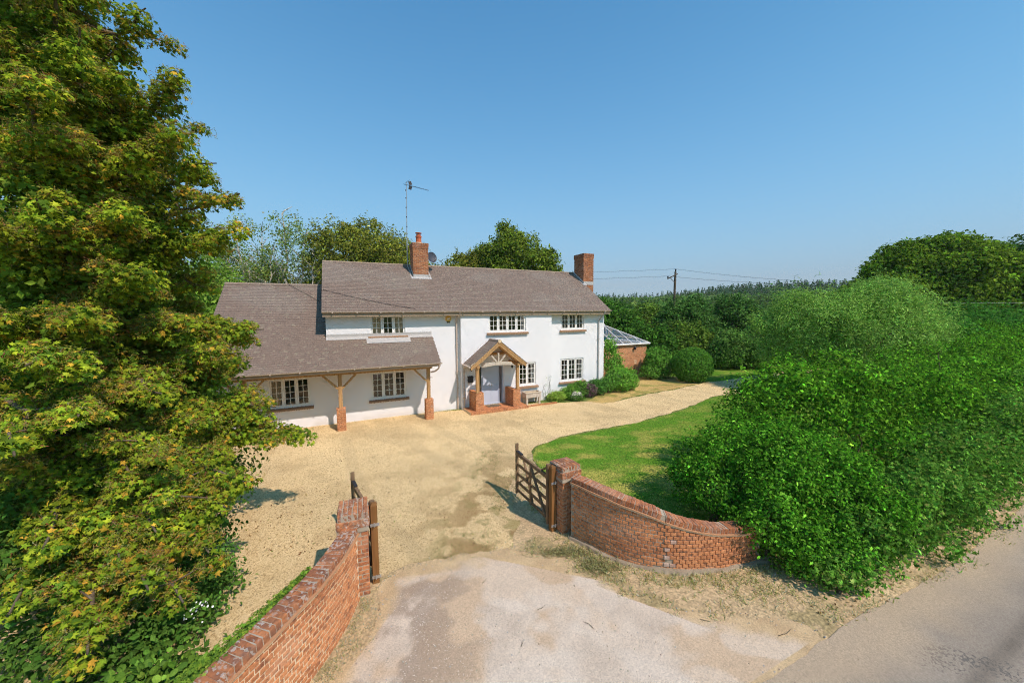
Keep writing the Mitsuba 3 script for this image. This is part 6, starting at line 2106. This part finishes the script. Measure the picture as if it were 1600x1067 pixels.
for i, (x, y, top, r, lab) in enumerate([(-20.5, 25.5, 6.4, 2.6, 'light green tree behind the left gable of the wing'), (-26, 31, 9.0, 3.6, 'light green tree farther behind the left gable of the wing'), (-34, 22, 10.5, 4.6, 'tall tree mostly hidden behind the maple, farthest left'), (-40, 32, 12, 5.2, 'tall tree mostly hidden behind the maple, at the back'), (-26, 15, 7.0, 3.4, 'tree mostly hidden behind the maple trunk, nearest the drive')]):
    tree(lab, (x, y, 0), top, [((x, y, top * 0.55), (r, r, top * 0.45)), ((x + r * 0.5, y, top * 0.4), (r * 0.7, r * 0.7, top * 0.4)), ((x - r * 0.5, y - 0.4, top * 0.45), (r * 0.7, r * 0.7, top * 0.4))], 1700, 9, 0.22,
         [(0.10, 0.165, 0.022, 4), (0.13, 0.20, 0.03, 3), (0.06, 0.11, 0.016, 3)], 380 + i, name='garden_tree', sigma=0.3, rough=0.4, low=-0.9)


# ---- the wooded hill
def far_wood():
    rng = np.random.default_rng(400)
    parts = []
    pal_d = [(0.040, 0.082, 0.018, 4), (0.058, 0.105, 0.022, 3), (0.075, 0.125, 0.028, 1)]
    pal_c = [(0.022, 0.052, 0.020, 4), (0.030, 0.062, 0.022, 3)]
    n = 3400
    az = np.radians(rng.uniform(4, 62, n))
    r = 75 * (760 / 75) ** (rng.random(n) ** 0.62)
    x, y = r * np.sin(az), r * np.cos(az)
    keep = (np.hypot(x - 52, y - 45) > 16) & (y > 52)
    x, y, r, az = x[keep], y[keep], r[keep], az[keep]
    z = hill_height(x, y)
    P, N, S, Cc = [], [], [], []
    for i in range(len(x)):
        conifer = r[i] > 520 or (math.degrees(az[i]) > 27 and r[i] > 330 and rng.random() < 0.7)
        k = 52 if r[i] < 300 else 34
        sc = np.clip(r[i] / 260, 0.75, 1.7)
        if conifer:
            h = rng.uniform(11, 19)
            q = rng.random(k) ** 0.75
            a = rng.uniform(0, 2 * math.pi, k)
            w = (1 - q) * h * 0.19 + 0.25
            P.append(np.stack([x[i] + w * np.cos(a), y[i] + w * np.sin(a), z[i] + h * (0.12 + 0.88 * q)], 1))
            N.append(np.stack([np.cos(a), np.sin(a), np.full(k, 0.8)], 1))
            S.append(np.full(k, 1.5 * sc) * (1.15 - 0.6 * q))
            Cc.append(tint(k, pal_c, rng, 0.14) * math.exp(rng.normal(0, 0.22)))
        else:
            h, w = rng.uniform(3.5, 7.5) if r[i] < 200 else rng.uniform(9, 14), rng.uniform(3.0, 5.0)
            d = unit(rng.normal(0, 1, (k, 3)))
            d[:, 2] = np.abs(d[:, 2]) - 0.25
            P.append(np.stack([x[i] + w * d[:, 0], y[i] + w * d[:, 1], z[i] + h * 0.55 + h * 0.45 * d[:, 2]], 1) + rng.normal(0, 0.4, (k, 3)))
            N.append(d + [0, 0, 0.3])
            S.append(np.full(k, 2.0 * sc))
            Cc.append(tint(k, pal_d, rng, 0.16) * math.exp(rng.normal(0, 0.24)))
    m = leaves(np.vstack(P), unit(np.vstack(N)), np.concatenate(S), 'spray', np.vstack(Cc), rng, 0.45)
    foliage('woodland', m, 'matt_leaf_material')
    labels['woodland'] = {'label': 'far wood of conifers and broadleaf trees covering the low hill', 'category': 'woodland', 'kind': 'stuff'}


far_wood()

# ---- grass, straw and litter
def blades(key, label, pts, h, pal, seed, lean=0.35, width=1.0, gain=0.45):
    rng = np.random.default_rng(seed)
    n = len(pts)
    N = rng.normal(0, 1, (n, 3)); N[:, 2] *= 0.2
    N = unit(N)
    upv = unit(np.array([0, 0, 1.0]) + rng.normal(0, lean, (n, 3)))
    V, F = leaf_template('blade')
    t = unit(np.cross(upv, N)); nn = np.cross(t, upv)
    hh = h * rng.uniform(0.5, 1.3, n)
    X = pts[:, None] + hh[:, None, None] * (V[None, :, :1] * width * t[:, None] + V[None, :, 1:2] * upv[:, None] + V[None, :, 2:] * nn[:, None])
    f = (F[None] + (np.arange(n) * 4)[:, None, None]).reshape(-1, 3)
    scene[key] = mikit.ply((X.reshape(-1, 3), f), 'matt_leaf_material', color=np.repeat(gain * tint(n, pal, rng), 4, 0))
    labels[key] = {'label': label, 'category': 'grass', 'kind': 'stuff'}


def inside(poly, n, rng, zz=0.02):
    import shapely
    x0, y0, x1, y1 = poly.bounds
    out = []
    got = 0
    while got < n:
        q = np.column_stack([rng.uniform(x0, x1, n * 2), rng.uniform(y0, y1, n * 2)])
        q = q[shapely.contains_xy(poly, q[:, 0], q[:, 1])]
        out.append(q); got += len(q)
    q = np.vstack(out)[:n]
    return np.column_stack([q, np.full(n, zz)])


rng = np.random.default_rng(55)
near = lawn_poly.intersection(sbox(0, 7, 13.5, 21))
near = near if near.geom_type == 'Polygon' else max(near.geoms, key=lambda g: g.area)
pts = inside(near, 90000, rng, 0.034)
edge = lawn_poly.exterior
blades('lawn_grass', 'short green blades of the lawn', pts, 0.035, [(0.055, 0.14, 0.015, 4), (0.10, 0.20, 0.025, 3), (0.26, 0.25, 0.06, 1.6)], 56, 0.5, 1.6, gain=0.85)
vp = Polygon(VERGE).buffer(0)
vp = (vp if vp.geom_type == 'Polygon' else max(vp.geoms, key=lambda g: g.area)).intersection(sbox(-1, 5, 15, 12.5))
vp = vp if vp.geom_type == 'Polygon' else max(vp.geoms, key=lambda g: g.area)
cl = inside(vp, 380, rng, 0.012)
d = meshkit.fbm(np.column_stack([cl[:, :2] * 1.3, cl[:, 2] * 0]), 3, 4)
cl = cl[d > 0.46]
pts = (cl[:, None] + rng.normal(0, 1, (len(cl), 22, 3)) * [0.07, 0.07, 0]).reshape(-1, 3)
for k in range(380):
    s = rng.uniform(0, 4.6)
    p, tg = right_path.at(s)
    n = np.array([tg[1], -tg[0]])
    w = rng.uniform(0.10, 0.42) if rng.random() < 0.8 else rng.uniform(0.4, 0.8)
    q = np.array([p[0] + n[0] * w, p[1] + n[1] * w, 0.012])
    pts = np.vstack([pts, q + rng.normal(0, 1, (9, 3)) * [0.04, 0.04, 0]])
blades('dry_grass', 'dry straw coloured grass along the foot of the cracked wall and the hedge', pts, 0.075, [(0.56, 0.44, 0.20, 5), (0.46, 0.34, 0.14, 3), (0.24, 0.24, 0.07, 1), (0.12, 0.19, 0.03, 0.7)], 57, 1.1, 0.6, gain=0.6)
pts = np.zeros((0, 3))
for k in range(500):
    s = rng.uniform(0, 4.2)
    p, tg = left_path.at(s)
    n = np.array([-tg[1], tg[0]])
    w = abs(rng.normal(0, 0.16)) + 0.03
    q = np.array([p[0] + n[0] * w, p[1] + n[1] * w, 0.018])
    pts = np.vstack([pts, q + rng.normal(0, 1, (8, 3)) * [0.035, 0.035, 0]])
blades('wall_foot_grass', 'thin dry grass along the foot of the lichen spotted wall', pts, 0.04, [(0.60, 0.47, 0.23, 4), (0.50, 0.38, 0.16, 3), (0.26, 0.25, 0.07, 0.7)], 58, 1.0, 0.6, gain=0.5)
hay = np.array([1.55, 6.55, 0.022]) + rng.normal(0, 1, (1500, 3)) * [0.20, 0.12, 0.0]
hay = np.vstack([hay, np.array([1.0, 6.95, 0.022]) + rng.normal(0, 1, (1300, 3)) * [0.35, 0.08, 0.0]])
hay[:, 2] = 0.022 + np.abs(rng.normal(0, 0.015, len(hay)))
blades('cut_grass', 'pale heap of cut grass lying on the apron edge near the right wall', hay, 0.08, [(0.42, 0.36, 0.16, 4), (0.34, 0.33, 0.13, 3), (0.28, 0.22, 0.10, 1)], 59, 3.0, 0.5)
gw = inside(Polygon([(-1.6, 6.7), (0.7, 7.1), (0.9, 9.6), (0.5, 12.2), (-1.0, 12.5), (-1.8, 9)]), 900, rng, 0.01)
d = meshkit.fbm(np.column_stack([gw[:, :2] * 1.1, gw[:, 2] * 0 + 5]), 3, 6)
gw = gw[d > 0.50]
pts = (gw[:, None] + rng.normal(0, 1, (len(gw), 14, 3)) * [0.06, 0.06, 0]).reshape(-1, 3)
blades('drive_weeds', 'thin weeds and grass growing through the gravel by the right gate', pts, 0.04, [(0.20, 0.21, 0.06, 4), (0.34, 0.28, 0.11, 4), (0.13, 0.18, 0.04, 2)], 60, 0.9, 0.8)


def pebbles():
    rng = np.random.default_rng(61)
    q = inside(apron_poly, 900, rng, 0.022)
    q = q[(meshkit.fbm(np.column_stack([q[:, :2] * 1.2, q[:, 2] * 0]), 3, 9) > 0.47)]
    e = np.array([apron_poly.exterior.interpolate(t, True).coords[0] for t in rng.random(700)]) + rng.normal(0, 0.09, (700, 2))
    e = e[e[:, 1] > 4.6]
    q = np.vstack([q, np.column_stack([e, np.full(len(e), 0.022)])])
    ico = trimesh.creation.icosphere(subdivisions=0)
    V, F = np.array(ico.vertices), np.array(ico.faces)
    n = len(q)
    s = rng.uniform(0.004, 0.011, (n, 1, 1)) * rng.uniform(0.7, 1.3, (n, 1, 3))
    X = q[:, None] + V[None] * s
    f = (F[None] + (np.arange(n) * 12)[:, None, None]).reshape(-1, 3)
    col = np.repeat((1 / LEAF_GAIN) * tint(n, [(0.52, 0.42, 0.28, 4), (0.36, 0.28, 0.2, 3), (0.6, 0.55, 0.48, 1)], rng), 12, 0)
    scene['loose_gravel'] = mikit.ply((X.reshape(-1, 3), f), 'flower_material', color=col)
    labels['loose_gravel'] = {'label': 'loose pebbles scattered over the apron and along its edge', 'category': 'gravel', 'kind': 'stuff'}
    # twigs and fallen leaves
    for k, (x, y, a, ln) in enumerate(((0.38, 5.55, 0.4, 0.16), (0.1, 4.9, 1.2, 0.10), (3.9, 5.05, 0.2, 0.30), (2.9, 5.35, -0.5, 0.14), (-0.55, 6.15, 0.9, 0.12), (1.2, 5.2, 2.2, 0.18))):
        t = thing('twig', ['small fallen twig in the middle of the apron', 'short fallen twig low on the apron near the bottom edge', 'long thin twig lying where the apron meets the lane', 'short twig on the apron below the cracked wall', 'short twig on the apron nearest the drive gravel', 'thin twig on the bare pale apron right of its middle'][k], 'twig')
        m = MB()
        m.tube([(x, y, 0.028), (x + ln * 0.5 * math.cos(a), y + ln * 0.5 * math.sin(a), 0.036), (x + ln * math.cos(a + 0.2), y + ln * math.sin(a + 0.2), 0.028)], [0.005, 0.004, 0.002], 5)
        scene[t] = m.shape('bark_material', True)


pebbles()


def litter():
    rng = np.random.default_rng(71)
    n = 900
    a = rng.uniform(0, 1, n) ** 1.6
    P = np.column_stack([-5.2 + rng.normal(0, 1.6, n) + 5.5 * a * rng.random(n), 7.2 + rng.normal(0, 1.6, n) + 6 * a * rng.random(n), np.full(n, 0.022)])
    P = P[(P[:, 0] > -9) & (P[:, 0] < 3) & (P[:, 1] > 6.9) & (P[:, 1] < 15.2)]
    e = []
    for k in range(700):                    # caught along the house wall, the lawn edge and the hedge foot
        c = k % 3
        if c == 0:
            q = hw([rng.uniform(-3, 5.6), rng.uniform(-0.5, -0.05), 0.022])
        elif c == 1:
            q = np.array([*lawn_poly.exterior.interpolate(rng.random(), True).coords[0], 0.04]) + [rng.normal(0, 0.05), rng.normal(0, 0.05), 0]
        else:
            q = np.array([rng.uniform(4.8, 13), 0, 0.03])
            q[1] = np.interp(q[0], [4.8, 5.6, 7, 9, 11.3, 13.8], [5.3, 5.7, 6.3, 7.1, 8.2, 9.6]) + rng.normal(0, 0.12)
        e.append(q)
    P = np.vstack([P, np.array(e)])
    col = (1 / LEAF_GAIN) * tint(len(P), [(0.30, 0.17, 0.06, 4), (0.20, 0.11, 0.05, 3), (0.45, 0.30, 0.09, 2), (0.20, 0.22, 0.04, 1)], rng)
    v, f, c = leaves(P, np.tile([0, 0, 1.0], (len(P), 1)), 0.045, 'oval', col, rng, 0.35)
    scene['leaf_litter'] = mikit.ply((v, f), 'matt_leaf_material', color=c)
    labels['leaf_litter'] = {'label': 'scattered dry fallen leaves on the gravel and along its edges', 'category': 'leaf litter', 'kind': 'stuff'}


litter()

scene['air'] = {'type': 'homogeneous', 'albedo': {'type': 'rgb', 'value': [0.95, 0.95, 0.95]}, 'sigma_t': 0.00016}
scene['haze'] = {'type': 'cube', 'to_world': T().translate([0, 0, 34.0]).scale([2750, 2750, 36]), 'bsdf': {'type': 'null'}, 'interior': {'type': 'ref', 'id': 'air'}}
scene['camera']['medium'] = {'type': 'ref', 'id': 'air'}
labels['haze'] = {'label': 'thin summer haze over the land', 'category': 'haze', 'kind': 'stuff'}
